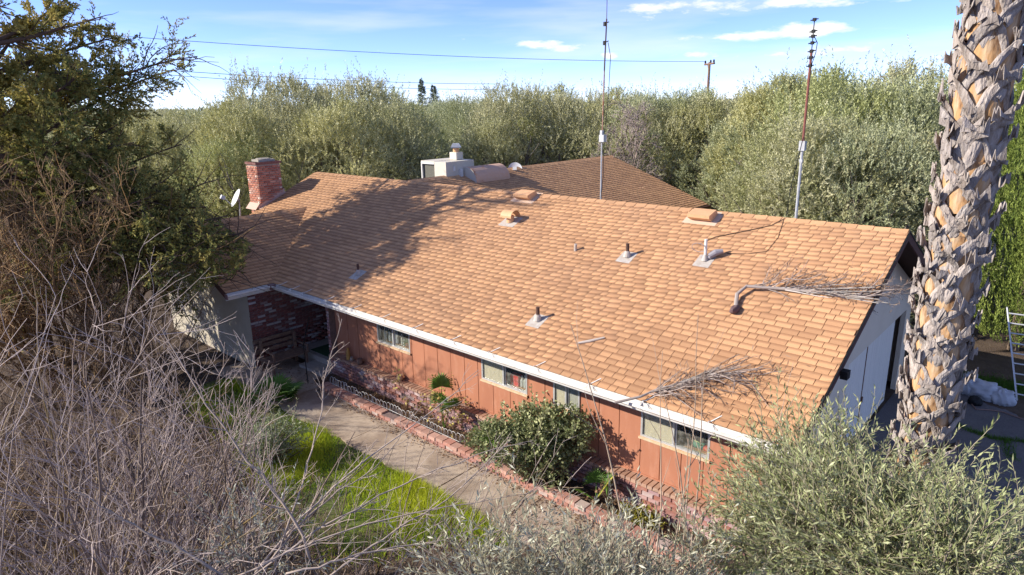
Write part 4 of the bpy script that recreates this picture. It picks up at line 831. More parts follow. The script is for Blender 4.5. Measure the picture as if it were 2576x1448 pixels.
# --- palm trunk
PX, PY = 1.49, -1.04
palm = thing('palm_tree', 'thick palm trunk covered in criss-cross grey leaf boots beside the garage', 'palm tree', (PX, PY, 0))
rp = np.random.default_rng(9)
q = MB(); q.tube([(0, 0, 0), (0, 0, 4), (.0, 0, 10.5)], [.175, .165, .18], 20); q.build('trunk', m_pcore, palm, True)
def bootmesh(seed):
    r = np.random.default_rng(seed); q = MB(); R0 = .185
    def pt(a, h, o_): return ((R0+o_*.62)*math.sin(a/.22), -(R0+o_*.62)*math.cos(a/.22), h)
    # tan leaf-base between the legs
    nx, nh = 6, 5; V = [pt((-1+2*i/nx)*(.15*(1-.6*j/nh)+.0), -.05+.28*j/nh, .012+.016*(1-(2*i/nx-1)**2)+.03*j/nh+r.uniform(0, .008)) for j in range(nh+1) for i in range(nx+1)]
    q.add(V, [(j*(nx+1)+i, j*(nx+1)+i+1, (j+1)*(nx+1)+i+1, (j+1)*(nx+1)+i) for j in range(nh) for i in range(nx)], (1, 1, 1), 1)
    for sgn in (-1, 1):
        nL, nW = 10, 6; a0 = .205+r.uniform(-.03, .03); tl = r.uniform(.30, .44); wd = r.uniform(.06, .105); fl = r.uniform(.05, .16); cur = r.uniform(-.02, .05); tw = r.uniform(-.4, .6); g = r.uniform(.26, .46); warm = r.uniform(.70, .98)
        top_, bot_ = [], []
        for i in range(nL+1):
            t = i/nL; ac = sgn*(a0*(1-t)**.9-.055*max(0, t-.6)/.4); hc = -.06+tl*t; off = .03+.065*t+fl*max(0, t-.55)**2*4+.012*math.sin(9*t+seed)
            w_ = wd*(1.0-.25*t)*(1 if i < nL else 1); dx, dh = .75*sgn, .66     # width runs across the diagonal leg
            for k in range(nW+1):
                s_ = (k/nW-.5); jag = r.uniform(-.09, .07) if i == nL else (r.normal(0, .018) if i == nL-1 else r.normal(0, .003))
                aa = ac+dx*s_*w_; hh = hc+dh*s_*w_+jag; oo = off+(.25-s_*s_)*.085*(1-.3*t)+cur*s_*t+tw*s_*.10*t*t+r.normal(0, .003)
                top_.append(pt(aa, hh, oo)); bot_.append(pt(aa, hh, oo-.016))
        n_ = (nL+1)*(nW+1); F = []
        for i in range(nL):
            for k in range(nW):
                a_, b_, c_, d_ = i*(nW+1)+k, i*(nW+1)+k+1, (i+1)*(nW+1)+k+1, (i+1)*(nW+1)+k; F += [(a_, b_, c_, d_), (n_+d_, n_+c_, n_+b_, n_+a_)]
            F += [(i*(nW+1), (i+1)*(nW+1), n_+(i+1)*(nW+1), n_+i*(nW+1)), (i*(nW+1)+nW, n_+i*(nW+1)+nW, n_+(i+1)*(nW+1)+nW, (i+1)*(nW+1)+nW)]
        F += [(nL*(nW+1)+k, nL*(nW+1)+k+1, n_+nL*(nW+1)+k+1, n_+nL*(nW+1)+k) for k in range(nW)]
        q.add(top_+bot_, F, (g*1.02, g*(.76+.13*warm), g*(.50+.32*warm)), 0)
    me = q.mesh('boot'); me.materials.append(m_boot); me.materials.append(m_boot2); return me
bm_ = [bootmesh(i) for i in range(14)]
i = 0; z = .6
while z < 9.6:
    for k in range(4):
        a = (k+(i % 2)*.5)*math.pi/2+rp.normal(0, .07); s = rp.uniform(.95, 1.15)
        M = Matrix.Translation((0, 0, z+rp.normal(0, .02))) @ Matrix.Rotation(a, 4, 'Z') @ Matrix.Rotation(rp.normal(0, .03), 4, 'Y') @ Matrix.Diagonal((rp.uniform(.84, .96)*(1+.012*z), rp.uniform(.84, .96)*(1+.012*z), s, 1))
        obj('boot', bm_[int(rp.integers(14))], None, palm, M)
    z += .158; i += 1

# --- fan palms: petioles + pleated fans, each leaf a part
def fan_palm(loc, n, size, h, label, seed, yellow=0, tilt=.9, aims=None):
    r = np.random.default_rng(seed); t = thing('fan_palm', label, 'palm plant', loc)
    q = MB(); q.lathe((0, 0, -.02), [(.06, 0), (.07, .05), (.03, .12)], 8, (.25, .17, .1)); q.build('base', m_bark, t)
    for i in range(n):
        a = aims[i][0] if aims else i*2.4+r.uniform(-.3, .3); el = aims[i][1] if aims else r.uniform(.5, 1.25); d = np.array((math.cos(a)*math.cos(el), math.sin(a)*math.cos(el), math.sin(el))); L = h*r.uniform(.7, 1.1); e = d*L
        sidev = unit(np.cross(d, (0, 0, 1.))); nrm = np.cross(sidev, d); c = np.array((.10, .19, .03))*r.uniform(.8, 1.25) if r.random() > yellow else np.array((.36, .33, .06))
        q = MB(); q.tube([(0, 0, .03), e*.5+np.array((0, 0, .03)), e], [.012, .009, .007], 5, tuple(c*1.1)); k = 22
        for j in range(k):
            f = -1.75+3.5*j/(k-1); dd = d*math.cos(f)+sidev*math.sin(f); df = 3.5/(k-1)*.52; sz = size*(1-.18*abs(f)/1.75)*r.uniform(.9, 1.05)
            s1 = d*math.cos(f-df)+sidev*math.sin(f-df); s2_ = d*math.cos(f+df)+sidev*math.sin(f+df); fold = nrm*.035*size
            cc = tuple(c*r.uniform(.8, 1.25)); V = [e, e+s1*sz*.62-fold*.4, e+dd*sz-np.array((0, 0, .16*sz)), e+s2_*sz*.62-fold*.4, e+dd*sz*.6+fold]
            q.add(V, [(0, 1, 4), (1, 2, 4), (0, 4, 3), (4, 2, 3)], cc)
        q.build('leaf', m_leaf, t)
p = gz(693, 1015, 0); fan_palm(p, 11, .5, .35, 'green fan palm beside the walk near the entry', 2)
p = gz(1125, 1085, .1); fan_palm((p[0]-.05, .12, .11), 3, .36, .95, 'upright fan palm with a pleated green leaf in the dry bed', 3, aims=[(-1.2, 1.40), (-.2, 1.15), (2.5, 1.3)])
fan_palm((-5.35, .0, .11), 3, .55, .45, 'yellowing fan palm leaf beside the round bush', 4, .5, aims=[(-1.6, 1.1), (-.9, 1.3), (.3, 1.0)])
p = gz(1505, 1262, .1); fan_palm((-3.15, .05, .11), 4, .3, .45, 'small yellow-green fan palm right of the round bush', 5, .5)
# --- round glossy bush in front of the siding
def leafy_bush(loc, rx, ry, h, n, L, W, c1, c2, name, label, seed, wild=0, stems=40, lobes=9):
    r = np.random.default_rng(seed); t = thing(name, label, 'bush', loc); lc = r.normal(0, .38, (lobes, 3))*[rx, ry, h*.35]+[0, 0, h*.52]; lc[0] = (0, 0, h*.55); lr = r.uniform(.38, .55, lobes); idx = r.integers(0, lobes, n)
    u_ = unit(r.normal(0, 1, (n, 3))+[0, 0, .25]); S = lc[idx]+u_*np.array([rx, ry, h*.5])*lr[idx][:, None]*1.35*r.uniform(.75, 1.03, (n, 1)); ok = S[:, 2] > .03; S, u_ = S[ok], u_[ok]
    P, Rr = grow(r, S-u_*.1, u_+r.normal(0, .5, u_.shape)+[0, 0, .4], r.uniform(.10, .22, len(S)), .003, 3, .2); V, F, ix = leaves_on(r, P, 7, .8, L, W); C = tint(r, len(ix), c1, c2, .2)
    parts = [(V, F, C)]
    if wild:
        S = np.tile([[0, 0, h*.75]], (wild, 1))+r.normal(0, .4, (wild, 3))*[rx, ry, .1]; Pw, Rw = grow(r, S, r.normal(0, .35, (wild, 3))+[0, 0, 1], r.uniform(.3, .65, wild), .006, 6, .12, .05); V, F, ix = leaves_on(r, Pw, 16, .8, L*1.1, W*1.1); parts.append((V, F, tint(r, len(ix), np.array(c2)*.9, np.array(c2)*1.3, .15)))
        a = tubes(Pw, Rw, 3); parts.append((a[0], a[1], (.2, .16, .1)))
    obj('foliage', np_mesh('foliage', *join(parts)), m_leaf, t)
    P0, R0 = grow(r, r.normal(0, .05, (stems, 3))*[1, 1, 0], r.normal(0, .5, (stems, 3))+[0, 0, 1], h*.8, .014, 6, .15); a = tubes(P0, R0, 4); obj('stems', np_mesh('stems', a[0], a[1], np.tile([[.16, .12, .08]], (len(a[0]), 1))), m_twig, t)
leafy_bush((-4.28, -.20, .07), .90, .66, 1.45, 2300, .058, .040, (.11, .145, .05), (.36, .37, .18), 'round_bush', 'big rounded glossy green bush in front of the siding', 6, 26)
leafy_bush((-8.7, -2.7, 0), .7, .6, .95, 1100, .055, .016, (.20, .25, .12), (.40, .43, .26), 'sage_bush', 'soft grey-green sage bush on the lawn', 7, 6, 60)
leafy_bush((-2.3, .02, .1), .4, .2, .28, 160, .035, .03, (.12, .13, .015), (.30, .26, .03), 'ground_plant', 'low yellow-green plant in the bed under the brick base', 8, 0, 12)
# --- dry shrubs in the bed
def bare(name, label, loc, n, H, R0, spread, levels, c, seed, lean=(0, 0, 0), sides=3, up=.03, wob=.13, basej=.1, leaves=0, leafc=None, cat='shrub', t0=.2, lim=None):
    r = np.random.default_rng(seed); t = thing(name, label, cat, loc); S = r.normal(0, basej, (n, 3))*[1, 1, 0]; D = r.normal(0, spread, (n, 3))*[1, 1, .3]+[0, 0, 1]+np.array(lean)
    P, Rr = grow(r, S, D, H*r.uniform(.65, 1.1, n), R0*r.uniform(.7, 1.2, n), 9, wob, up, .25); parts = []; a = tubes(P, Rr, 5)
    parts.append((a[0], a[1], np.repeat(np.array(c[0])*r.uniform(.75, 1.2, (n, 1)), 9*5, 0)))
    last = P
    for li, (k, ang, lf, rmin) in enumerate(levels):
        s_ = spawn(r, P, Rr, k, t0, 1, ang, lf, .6, rmin); P, Rr = grow(r, *s_[:4], 6, wob*1.2, up, .45)
        if lim:
            q_ = P[:, -1]+np.array(loc)-CAM; ix_ = 1288+FPX*(q_@RT)/(q_@FW); iy_ = 724-FPX*(q_@UP)/(q_@FW); ok = (ix_ < np.interp(iy_, lim[0], lim[1])) & (iy_ > lim[2]); P, Rr = P[ok], Rr[ok]
        a = tubes(P, Rr, sides); m_ = len(P)
        cc = np.array(c[min(li+1, len(c)-1)]); parts.append((a[0], a[1], np.repeat(cc*r.uniform(.7, 1.25, (m_, 1)), 6*sides, 0))); last = P
    st = parts[0]; obj('stems', np_mesh('stems', st[0], st[1], st[2]), m_twig, t); tag(obj('twigs', np_mesh('twigs', *join(parts[1:])), m_twig, t), kind='stuff')
    if leaves:
        sel = r.choice(len(last), min(len(last), leaves), False); V, F, ix = leaves_on(r, last[sel], 3, .9, .07, .04, .5, up=-.6); tag(obj('dead_leaves', np_mesh('dead_leaves', V, F, tint(r, len(ix), *leafc)), m_litter, t), kind='stuff')
    return t
for i, (x, y, h, nl) in enumerate([(-7.3, .1, 1.15, 60), (-6.75, .12, .9, 50), (-9.2, .1, .28, 30), (-2.9, .1, .5, 12), (-8.0, .05, .3, 30), (-5.95, -.02, .4, 30)]):
    tag(bare('dry_shrub', ['tall withered shrub with a few yellow leaves in the bed', 'withered brown shrub beside the upright fan palm', 'dead brown tuft in the bed behind the wire edging', 'dry twiggy shrub against the whitewashed brick base', 'low tangle of dead stems by the wire edging', 'dead brown stalks left of the round bush'][i], (x, y, .1), 6, h, .007, .25, [(4, .6, (.3, .6), .003), (3, .7, (.3, .6), .002)], [(.17, .11, .07), (.20, .13, .08), (.22, .14, .09)], 50+i, leaves=nl, leafc=((.22, .12, .05), (.48, .42, .12)) if i < 2 else ((.14, .08, .045), (.28, .18, .1)), basej=.08))

# --- bare shrubs of the front garden
GREY = [(.19, .14, .11), (.32, .25, .21), (.46, .375, .335)]; LICH = [(.22, .155, .065), (.26, .195, .12), (.34, .265, .205)]
bare('bare_shrub', 'huge leafless grey shrub filling the front garden corner', (-4.1, -6.6, 0), 26, 4.6, .026, .32, [(7, .5, (.3, .6), .0052), (6, .6, (.3, .6), .0033), (2, .65, (.3, .6), .0024)], GREY, 61, wob=.10, up=.02, basej=.45, t0=.25, lim=([560, 620, 760, 900, 1000, 1200, 1448], [430, 520, 620, 700, 740, 820, 900], 560))
bare('bare_shrub', 'leafless shrub with yellow lichen on its stems', (-4.6, -7.3, 0), 16, 4.2, .030, .30, [(6, .55, (.3, .6), .006), (4, .6, (.3, .6), .0038), (1, .6, (.3, .6), .003)], LICH, 62, wob=.10, up=.02, basej=.4, lim=([560, 620, 760, 900, 1000, 1200, 1448], [430, 520, 620, 700, 740, 820, 900], 560))
bare('bare_shrub', 'bare grey shrub leaning towards the lawn edge', (-5.0, -6.0, 0), 12, 3.6, .022, .34, [(5, .5, (.3, .6), .006), (4, .6, (.3, .6), .0036), (1, .6, (.3, .5), .0028)], GREY, 63, lean=(.0, .15, 0), wob=.10, basej=.35, lim=([560, 620, 760, 900, 1000, 1200, 1448], [430, 520, 620, 700, 740, 820, 900], 560))
bare('bare_shrub', 'sparse leafless shrub with long arching shoots over the lawn', (-2.9, -5.2, 0), 13, 3.2, .014, .36, [(4, .35, (.35, .7), .004), (3, .5, (.2, .4), .0028)], GREY, 64, lean=(.15, .45, 0), wob=.06, up=-.03, basej=.3)
def shoots_px(name, label, lines, seed, c):
    r = np.random.default_rng(seed); base = gz(700, 1448, 0); t = thing(name, label, 'shrub', base); parts = []
    for pts, d0, d1, rad_ in lines:
        k = len(pts); P = np.array([at(x_, y_, d0+(d1-d0)*i/(k-1)) for i, (x_, y_) in enumerate(pts)])-base
        tt = np.linspace(0, k-1, 16); P = np.stack([np.interp(tt, np.arange(k), P[:, j]) for j in range(3)], 1); P = np.vstack([P[:1], (P[:-2]+P[1:-1]*2+P[2:])/4, P[-1:]])+r.normal(0, .008, (16, 3)); R = rad_*np.linspace(1, .22, 16)
        foot = np.array([[P[0][0]*.6, P[0][1]*.6, -.02]]); a = tubes(np.vstack([foot, P])[None], np.concatenate([[rad_*1.3], R])[None], 5); parts.append((a[0], a[1], np.array(c)*r.uniform(.8, 1.15)))
        s_ = spawn(r, P[None], R[None], 16, .2, 1, .6, (.06, .2), .5, .0028); Q, Rq = grow(r, *s_[:4], 6, .12, .02, .4); a = tubes(Q, Rq, 3); parts.append((a[0], a[1], np.array(c)*1.1))
        s_ = spawn(r, Q, Rq, 2, .3, 1, .6, (.25, .5), .5, .002); Q, Rq = grow(r, *s_[:4], 4, .12, .02, .4); a = tubes(Q, Rq, 3); parts.append((a[0], a[1], np.array(c)*1.15))
    tag(obj('shoots', np_mesh('shoots', *join(parts)), m_twig, t), kind='stuff')
shoots_px('bare_shoots', 'long pale arching bare shoots reaching over the lawn towards the round bush', [([(640, 1440), (760, 1300), (880, 1190), (1010, 1090), (1120, 1010), (1205, 930)], 5.6, 6.4, .011), ([(640, 1448), (800, 1330), (950, 1250), (1100, 1180), (1250, 1130), (1340, 1110)], 5.4, 6.0, .010),
    ([(600, 1448), (760, 1370), (950, 1310), (1150, 1270), (1330, 1245)], 5.2, 5.6, .010), ([(800, 1448), (740, 1300), (660, 1200), (560, 1080), (450, 900), (400, 820)], 5.4, 5.8, .015), ([(690, 1420), (760, 1220), (800, 1080), (815, 960), (860, 800)], 5.6, 6.0, .010), ([(830, 1448), (1000, 1330), (1150, 1240), (1290, 1100)], 5.2, 5.8, .011), ([(660, 1448), (720, 1350), (840, 1240), (950, 1180), (1060, 1020)], 5.5, 6.3, .011), ([(560, 1448), (430, 1370), (280, 1290), (130, 1200)], 5.0, 5.0, .013), ([(730, 1448), (900, 1390), (1060, 1370), (1200, 1330)], 5.0, 5.3, .010)], 91, (.40, .32, .265))
bare('bare_shrub', 'low tangle of leafless shoots at the lawn corner', (-5.2, -4.3, 0), 14, 1.3, .011, .6, [(5, .6, (.35, .7), .004), (3, .6, (.3, .6), .003)], [(.22, .16, .12), (.30, .23, .18), (.34, .27, .22)], 65, wob=.15, basej=.5)
for i_, (x_, y_, h_, lb_) in enumerate([(-7.6, -6.2, 2.0, 'low brown twig tangle under the huge grey shrub'), (-9.6, -5.4, 1.9, 'low brown twig tangle between the grey shrub and the sage bush'), (-6.3, -5.2, 1.5, 'brown twig tangle beside the lawn corner'), (-11.6, -5.0, 2.2, 'brown twig tangle in front of the lichen-crusted shrub'), (-11.4, -6.8, 2.4, 'dark twig tangle at the far side of the grey shrub'), (-8.6, -7.6, 2.4, 'dark twig tangle behind the lichen-stemmed shrub'), (-3.6, -4.4, 1.3, 'brown twig tangle below the arching shoots')]):
    bare('twig_tangle', lb_, (x_, y_, 0), 22, h_, .016, .55, [(7, .6, (.35, .7), .006), (6, .7, (.3, .6), .004)], [(.09, .06, .035), (.17, .115, .07), (.25, .175, .115)], 80+i_, wob=.16, basej=.6, t0=.1)
bare('lichen_shrub', 'dense brown leafless shrub crusted with orange lichen by the conifer', (-15.7, -4.3, 0), 30, 5.6, .05, .40, [(11, .6, (.3, .55), .010), (8, .7, (.25, .5), .007), (2, .8, (.3, .6), .005)], [(.20, .13, .06), (.29, .175, .08), (.36, .24, .13)], 66, wob=.16, basej=.5, lim=([350, 500, 620, 800], [300, 400, 460, 480], 370))
bare('lichen_shrub', 'smaller brown twiggy shrub in front of the stucco wall', (-14.3, -3.2, 0), 18, 3.3, .03, .42, [(8, .6, (.3, .55), .008), (8, .7, (.25, .5), .006), (3, .8, (.3, .6), .0045)], [(.20, .13, .08), (.28, .18, .10), (.34, .24, .15)], 67, wob=.16, basej=.4, lim=([500, 620, 800], [380, 480, 540], 600))
bare('bare_tree', 'leafless greyish bush tree between the olives behind the rear roof', tuple(at(1525, 255, 29)[:2])+(0,), 14, 5.4, .06, .35, [(9, .6, (.3, .55), .02), (8, .7, (.25, .5), .014), (4, .8, (.3, .6), .011)], [(.20, .15, .13), (.27, .21, .19), (.32, .26, .24)], 68, wob=.18, basej=.4, cat='tree')

# --- dead fronds and stick on the roof
def frond(name, pts, label, seed, side, rs=1.):
    r = np.random.default_rng(seed); t = thing(name, label, 'palm frond', pts[0]); P0 = np.array(pts)-np.array(pts[0]); k = len(P0)
    q = MB(); q.tube(P0, [.038*rs*(1-.7*i/(k-1)) for i in range(k)], 7, (.33, .28, .25)); q.build('stalk', m_twig, t)
    n_ = 60; idx = np.zeros(n_, int); Pn = P0[None]; S, tg = along(Pn, idx, np.sort(r.uniform(.3, .9, n_))); D = tg*.8+side[None]*r.uniform(.1, 1.0, (n_, 1))+r.normal(0, .25, (n_, 3)); D -= RN*(D@RN)[:, None]*.75
    P, Rr = grow(r, S, D, r.uniform(.3, .9, n_), .010, 7, .18, 0, .3); s_ = spawn(r, P, Rr, 7, .4, 1, .6, (.2, .5), .5, .003); P1, R1 = grow(r, *s_[:4], 5, .3, -.03)
    m_ = 26; Ls = np.linalg.norm(P0[-1]-P0[k//2]); S2, t2 = along(Pn, np.zeros(m_, int), r.uniform(.42, .62, m_)); acr = unit(np.cross(RN, t2)); S2 = S2+acr*r.normal(0, .025*rs, (m_, 1)); D2 = t2+acr*r.normal(.0, .09, (m_, 1)); P2_, R2_ = grow(r, S2, D2, Ls*r.uniform(.55, 1.0, m_), .011*rs, 7, .035, 0, .6)
    a, b2, c2_ = tubes(P, Rr, 4), tubes(P1, R1, 3), tubes(P2_, R2_, 4); lv_ = leaves_on(r, P1[::2], 2, .7, .11, .014, .2); tag(obj('leaflets', np_mesh('leaflets', lv_[0], lv_[1], tint(r, len(lv_[2]), (.16, .10, .07), (.36, .27, .2))), m_litter, t), kind='stuff')
    obj('strands', np_mesh('strands', *join([(a[0], a[1], np.repeat(np.array((.33, .27, .24))*r.uniform(.5, 1.4, (n_, 1)), 28, 0)), (b2[0], b2[1], (.24, .18, .15)), (c2_[0], c2_[1], np.repeat(np.array((.52, .47, .42))*r.uniform(.6, 1.2, (m_, 1)), 28, 0))])), m_twig, t); return t
f1 = [onroof(x_, y_)+RN*h_ for x_, y_, h_ in [(1850, 785, .03), (1856, 752, .10), (1880, 735, .12), (1960, 735, .07), (2060, 742, .05), (2150, 752, .05), (2195, 757, .04)]]
frond('palm_frond', f1, 'pale dead palm frond lying high on the garage end of the roof', 4, RS*.9)
q = MB(); p = onroof(1850, 785); q.add(*blob(p+RN*.05, (.07, .14, .07), 5, 10, .3)); tag(q.build('frond_butt', mat('frond_butt', (.13, .08, .08), .9)), 'dark curled butt end of the dead frond on the shingles', 'palm boot')
f2 = [onroof(1600, 985)-RS*.42-np.array((.1, 0, .0))+RN*.12, onroof(1615, 1010)+RN*.10, onroof(1650, 990)+RN*.07, onroof(1720, 968)+RN*.05, onroof(1800, 948)+RN*.05, onroof(1920, 930)+RN*.04]
frond('palm_frond', f2, 'dead palm flower stalk hanging over the gutter above the window', 6, np.array((.7, -.6, -.27)), .6)
q = MB(); q.tube([onroof(1456, 867)+RN*.03, onroof(1485, 862)+RN*.03, onroof(1522, 853)+RN*.03], [.02, .026, .016], 7, (.45, .40, .36)); tag(q.build('stick', m_twig), 'short grey stick lying on the lower shingles', 'stick')

# --- big conifer at the left
rc = np.random.default_rng(15)
CXX, CYY = -18.6, -4.2
con = thing('juniper_tree', 'large dark juniper with golden tips and a sunlit side tinted gold overhanging the front wing', 'tree', (CXX, CYY, 0))
q = MB(); q.tube([(0, 0, 0), (.2, .1, 4), (.1, .2, 8), (.3, .3, 12)], [.34, .27, .2, .08], 10, (.13, .085, .06)); q.build('trunk', m_bark, con)
nb = 60; z = np.linspace(1.6, 11.8, nb)+rc.normal(0, .2, nb); a = np.arange(nb)*2.4+rc.uniform(-.4, .4, nb); el = rc.uniform(.05, .55, nb)
S = np.stack([0*z+.1, 0*z+.1, z], 1); D = np.stack([np.cos(a)*np.cos(el), np.sin(a)*np.cos(el), np.sin(el)], 1); Lb = np.clip(4.0-.17*z, 1.6, 4)*rc.uniform(.75, 1.1, nb)
ext_S, ext_D, ext_L = [], [], []
base = np.array((CXX, CYY, 0))
for (x_, y_, d_, zs) in [(470, 118, 19.2, 6.2), (400, 215, 18.6, 5.6), (440, 160, 19.4, 6.4), (340, 250, 18.5, 5.4), (330, 330, 17.5, 5.2), (600, 650, 15.6, 2.7), (500, 480, 16.2, 4.2), (560, 560, 16.2, 3.2), (480, 620, 15.3, 2.8), (470, 400, 17.2, 4.6), (380, 480, 15.5, 4.2), (250, 200, 17, 7.0), (60, 60, 17, 7.5), (160, 420, 15.5, 4.4), (560, 600, 15.6, 3.0), (610, 600, 16.0, 3.2), (520, 540, 16.0, 3.6), (590, 680, 15.4, 2.4), (540, 640, 15.2, 2.6), (430, 500, 15.8, 3.9), (80, 330, 15, 5), (200, 300, 15.2, 5.2), (260, 350, 15.2, 4.8), (130, 250, 15.5, 6), (330, 400, 15.6, 4.4), (30, 180, 16, 7), (100, 300, 16, 6), (560, 690, 15.5, 2.2), (300, 120, 18.5, 7.5), (200, 20, 18, 8.0), (630, 640, 15.8, 2.9), (420, 560, 15.4, 3.4)]:
    e = at(x_, y_, d_)-base; s0 = np.array((.1, .1, zs)); ext_S.append(s0); ext_D.append(e-s0); ext_L.append(np.linalg.norm(e-s0))
S = np.vstack([S, ext_S]); D = np.vstack([D, ext_D]); Lb = np.concatenate([Lb, ext_L])
P0, R0 = grow(rc, S, D, Lb, np.full(len(S), .07), 9, .05, .0, .2)
s_ = spawn(rc, P0, R0, 15, .22, 1, .75, (.18, .40), .5, .008); P1, R1 = grow(rc, *s_[:4], 6, .14, .0)
s_ = spawn(rc, P1, R1, 11, .12, 1, .7, (.3, .6), .5, .004); P2, R2 = grow(rc, s_[0], s_[1], np.clip(s_[2], .18, .5), s_[3], 5, .2, .0)
tips = P2[:, -1]+base; tt = (tips[:, 2]-HE-T*tips[:, 1])/(.64*T+.463); lx_, ly_ = tips[:, 0]+.613*tt, tips[:, 1]+.64*tt     # where tips shade the roof; crown thinned to shape its cast shadow
keep = ((tips[:, 0]*.722-tips[:, 1]*.692 > -14.0) | (tips[:, 2] < 3.6)) & ((lx_ < np.interp(ly_, [1, 1.95, 2.4, 3.2, 4.2, 4.75, 6], [-10, -9.4, -10.6, -10.6, -11, -12.2, -12.2])) | (tips[:, 2] < 3.9)); q_ = tips-CAM; ix_ = 1288+FPX*(q_@RT)/(q_@FW); iy_ = 724-FPX*(q_@UP)/(q_@FW)
keep &= ix_ < np.interp(iy_, [90, 240, 300, 400, 470, 560, 620, 680, 740], [520, 450, 430, 470, 500, 545, 640, 600, 500]); P2 = P2[keep]
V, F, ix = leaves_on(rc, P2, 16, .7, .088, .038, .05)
tipz = P2[:, -1]+base; sunlit_tint = np.clip((P2[:, -1] @ np.array((-.3, -.55, .35)))*.30-.25, 0, 1)[:, None]; sh = np.clip(rc.random((len(P2), 1))*.6+sunlit_tint*.6, 0, 1)  # gold rises on the sunward side: sunlight put into the leaf colour
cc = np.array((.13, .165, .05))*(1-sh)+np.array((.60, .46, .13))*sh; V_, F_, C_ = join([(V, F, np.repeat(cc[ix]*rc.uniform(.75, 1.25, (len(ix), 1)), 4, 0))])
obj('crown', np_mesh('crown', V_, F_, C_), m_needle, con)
a, b2 = tubes(P0, R0, 5), tubes(P1, R1, 3); obj('branches', np_mesh('branches', *join([(a[0], a[1], (.15, .10, .075)), (b2[0], b2[1], (.14, .10, .07))])), m_bark, con)

# --- olives in the foreground, below the camera
def near_olive(name, label, base, cents, shoots, seed, c1, c2, L=(.35, .85), m=26, leaf=(.060, .0125), extra=()):
    r = np.random.default_rng(seed); base = np.array(base, float); t = thing(name, label, 'tree', base); cs = np.array([c[0] for c in cents])-base; rr = np.array([c[1] for c in cents]); wgt = rr.prod(1)**.7 if rr.ndim > 1 else rr**2
    idx = r.choice(len(cs), shoots, p=wgt/wgt.sum()); u_ = unit(r.normal(0, 1, (shoots, 3))+[0, 0, .35]); S = cs[idx]+u_*rr[idx]*r.uniform(.35, .95, (shoots, 1)); D = u_*.7+[0, 0, .35]+r.normal(0, .45, (shoots, 3))
    Ls = r.uniform(*L, shoots)
    if len(extra): S = np.vstack([S, [e[0]-base for e in extra]]); D = np.vstack([D, [e[1]-e[0] for e in extra]]); Ls = np.concatenate([Ls, [np.linalg.norm(e[1]-e[0]) for e in extra]])
    P, Rr = grow(r, S, D, Ls, .0045, 7, .12, -.03, .4); V, F, ix = leaves_on(r, P, m, .62, leaf[0], leaf[1], .05, .3)
    sh = np.clip(r.random((len(P), 1))*.8+.1, 0, 1); c = np.array(c1)*(1-sh)+np.array(c2)*sh; cl_ = c[ix]*r.uniform(.75, 1.25, (len(ix), 1)); cl_[r.random(len(ix)) < .12] *= [1.35, 1.35, 1.45]
    obj('crown', np_mesh('crown', V, F, np.repeat(cl_, 4, 0)), m_leaf, t)
    nl = len(cs); Sb = np.tile([[0, 0, .3]], (nl, 1)); Pb = np.stack([Sb+(cs-Sb)*f_+np.array([0, 0, .4])*math.sin(math.pi*f_)+r.normal(0, .06, (nl, 3)) for f_ in np.linspace(0, 1, 8)], 1); Rb = np.full((nl, 8), .05)*np.linspace(1, .25, 8)
    s_ = spawn(r, Pb, Rb, 16, .4, 1, .7, (.25, .5), .5, .005); P1, R1 = grow(r, *s_[:4], 6, .12, .03); a, b2, c_ = tubes(Pb, Rb, 6), tubes(P1, R1, 4), tubes(P, Rr, 3)
    obj('branches', np_mesh('branches', *join([(a[0], a[1], (.20, .16, .13)), (b2[0], b2[1], (.24, .20, .16)), (c_[0], c_[1], (.30, .26, .18))])), m_twig, t)
    q = MB(); q.tube([(0, 0, -.02), (0, .02, .35)], [.16, .12], 9, (.18, .14, .11)); q.build('trunk', m_bark, t); return t
E3 = lambda a, b2, c: np.array((a, b2, c))
cents = [(at(2010, 1330, 6.0), E3(.55, .55, .6)), (at(2150, 1300, 5.8), E3(.6, .55, .45)), (at(2300, 1375, 5.4), E3(.5, .5, .4)), (at(2480, 1500, 4.6), E3(.5, .5, .4)), (at(2120, 1430, 5.2), E3(.7, .6, .55)), (at(2320, 1480, 4.8), E3(.6, .55, .5)), (at(1940, 1450, 5.6), E3(.42, .42, .42)), (at(2040, 1220, 6.4), E3(.36, .36, .32)), (at(1970, 1270, 6.4), E3(.3, .3, .36))]
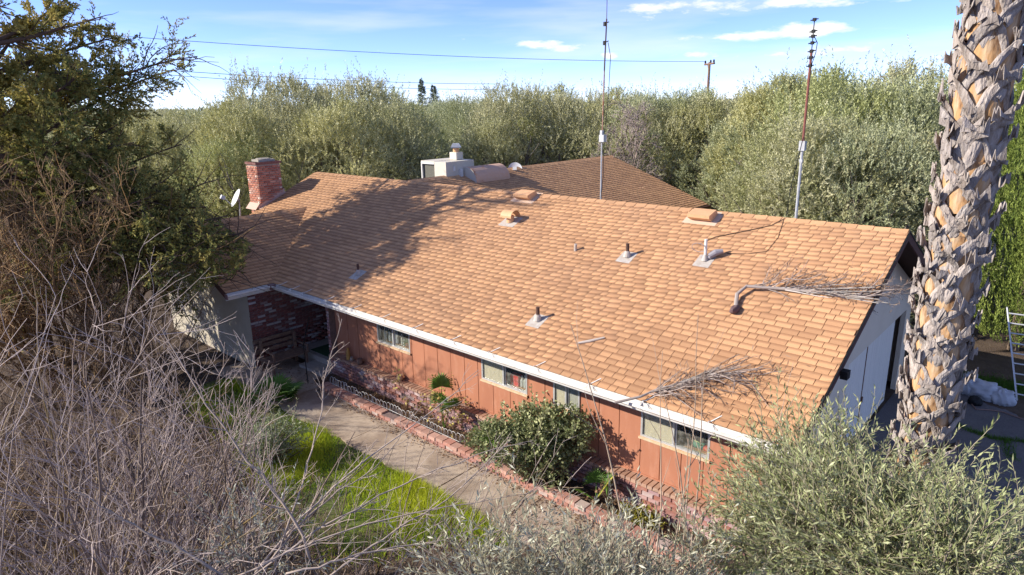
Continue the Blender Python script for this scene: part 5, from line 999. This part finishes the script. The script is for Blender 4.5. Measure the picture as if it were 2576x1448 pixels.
ex = [(at(1975, 1110, 6.2), at(1945, 930, 6.2)), (at(2010, 1110, 6.2), at(2015, 960, 6.2)), (at(2040, 1090, 6.0), at(2060, 985, 6.0)), (at(2130, 1130, 5.8), at(2050, 1040, 6.0)), (at(2200, 1130, 5.6), at(2190, 1050, 5.6)), (at(2400, 1180, 5.0), at(2460, 1030, 5.0)), (at(2420, 1200, 5.0), at(2576, 1290, 4.4)), (at(2300, 1190, 5.3), at(2310, 1080, 5.3)), (at(2480, 1330, 3.6), at(2560, 1230, 3.4)), (at(2500, 1380, 3.4), at(2590, 1290, 3.2)), (at(1880, 1180, 6.4), at(1890, 1070, 6.4)), (at(1920, 1120, 6.4), at(1900, 960, 6.4))]
near_olive('olive_tree', 'leafy olive tree below the palm, covering the garage corner', (1.3, -3.1, 0), cents, 2000, 71, (.18, .21, .07), (.44, .45, .24), extra=ex)
cents = [(at(1330, 1530, 5.0), E3(.42, .42, .25)), (at(1480, 1525, 5.0), E3(.45, .42, .3)), (at(1600, 1535, 5.2), E3(.42, .42, .32)), (at(1220, 1520, 5.0), E3(.35, .35, .25)), (at(1760, 1520, 5.4), E3(.36, .36, .32))]
ex = [(at(1330, 1330, 5.2), at(1290, 1130, 5.6)), (at(1350, 1330, 5.2), at(1340, 1180, 5.4)), (at(1250, 1350, 5.0), at(1130, 1330, 5.0)), (at(1280, 1380, 4.8), at(1150, 1400, 4.8)), (at(1380, 1300, 5.2), at(1420, 1200, 5.4)), (at(1500, 1320, 5.2), at(1480, 1250, 5.2)), (at(1230, 1440, 4.6), at(1060, 1470, 4.6))]
near_olive('olive_tree', 'silvery sparse olive tree low in front of the brick base', (-.2, -3.9, 0), cents, 560, 72, (.30, .30, .18), (.56, .54, .40), extra=ex, m=22)
p = at(640, 1400, 6.0)
near_olive('olive_sapling', 'small silvery olive sapling among the bare shoots', (p[0], p[1], 0), [(p, E3(.35, .35, .25))], 45, 73, (.22, .24, .18), (.40, .42, .36), m=20)
bare('dry_shoots', 'tall pale leafless shoots standing among the olive leaves', tuple(gz(1800, 1448, 0)[:2]-np.array((0., 1.2)))+(0,), 7, 4.2, .014, .16, [(3, .5, (.15, .3), .004)], [(.40, .31, .23), (.42, .33, .26)], 75, wob=.05, basej=.35)
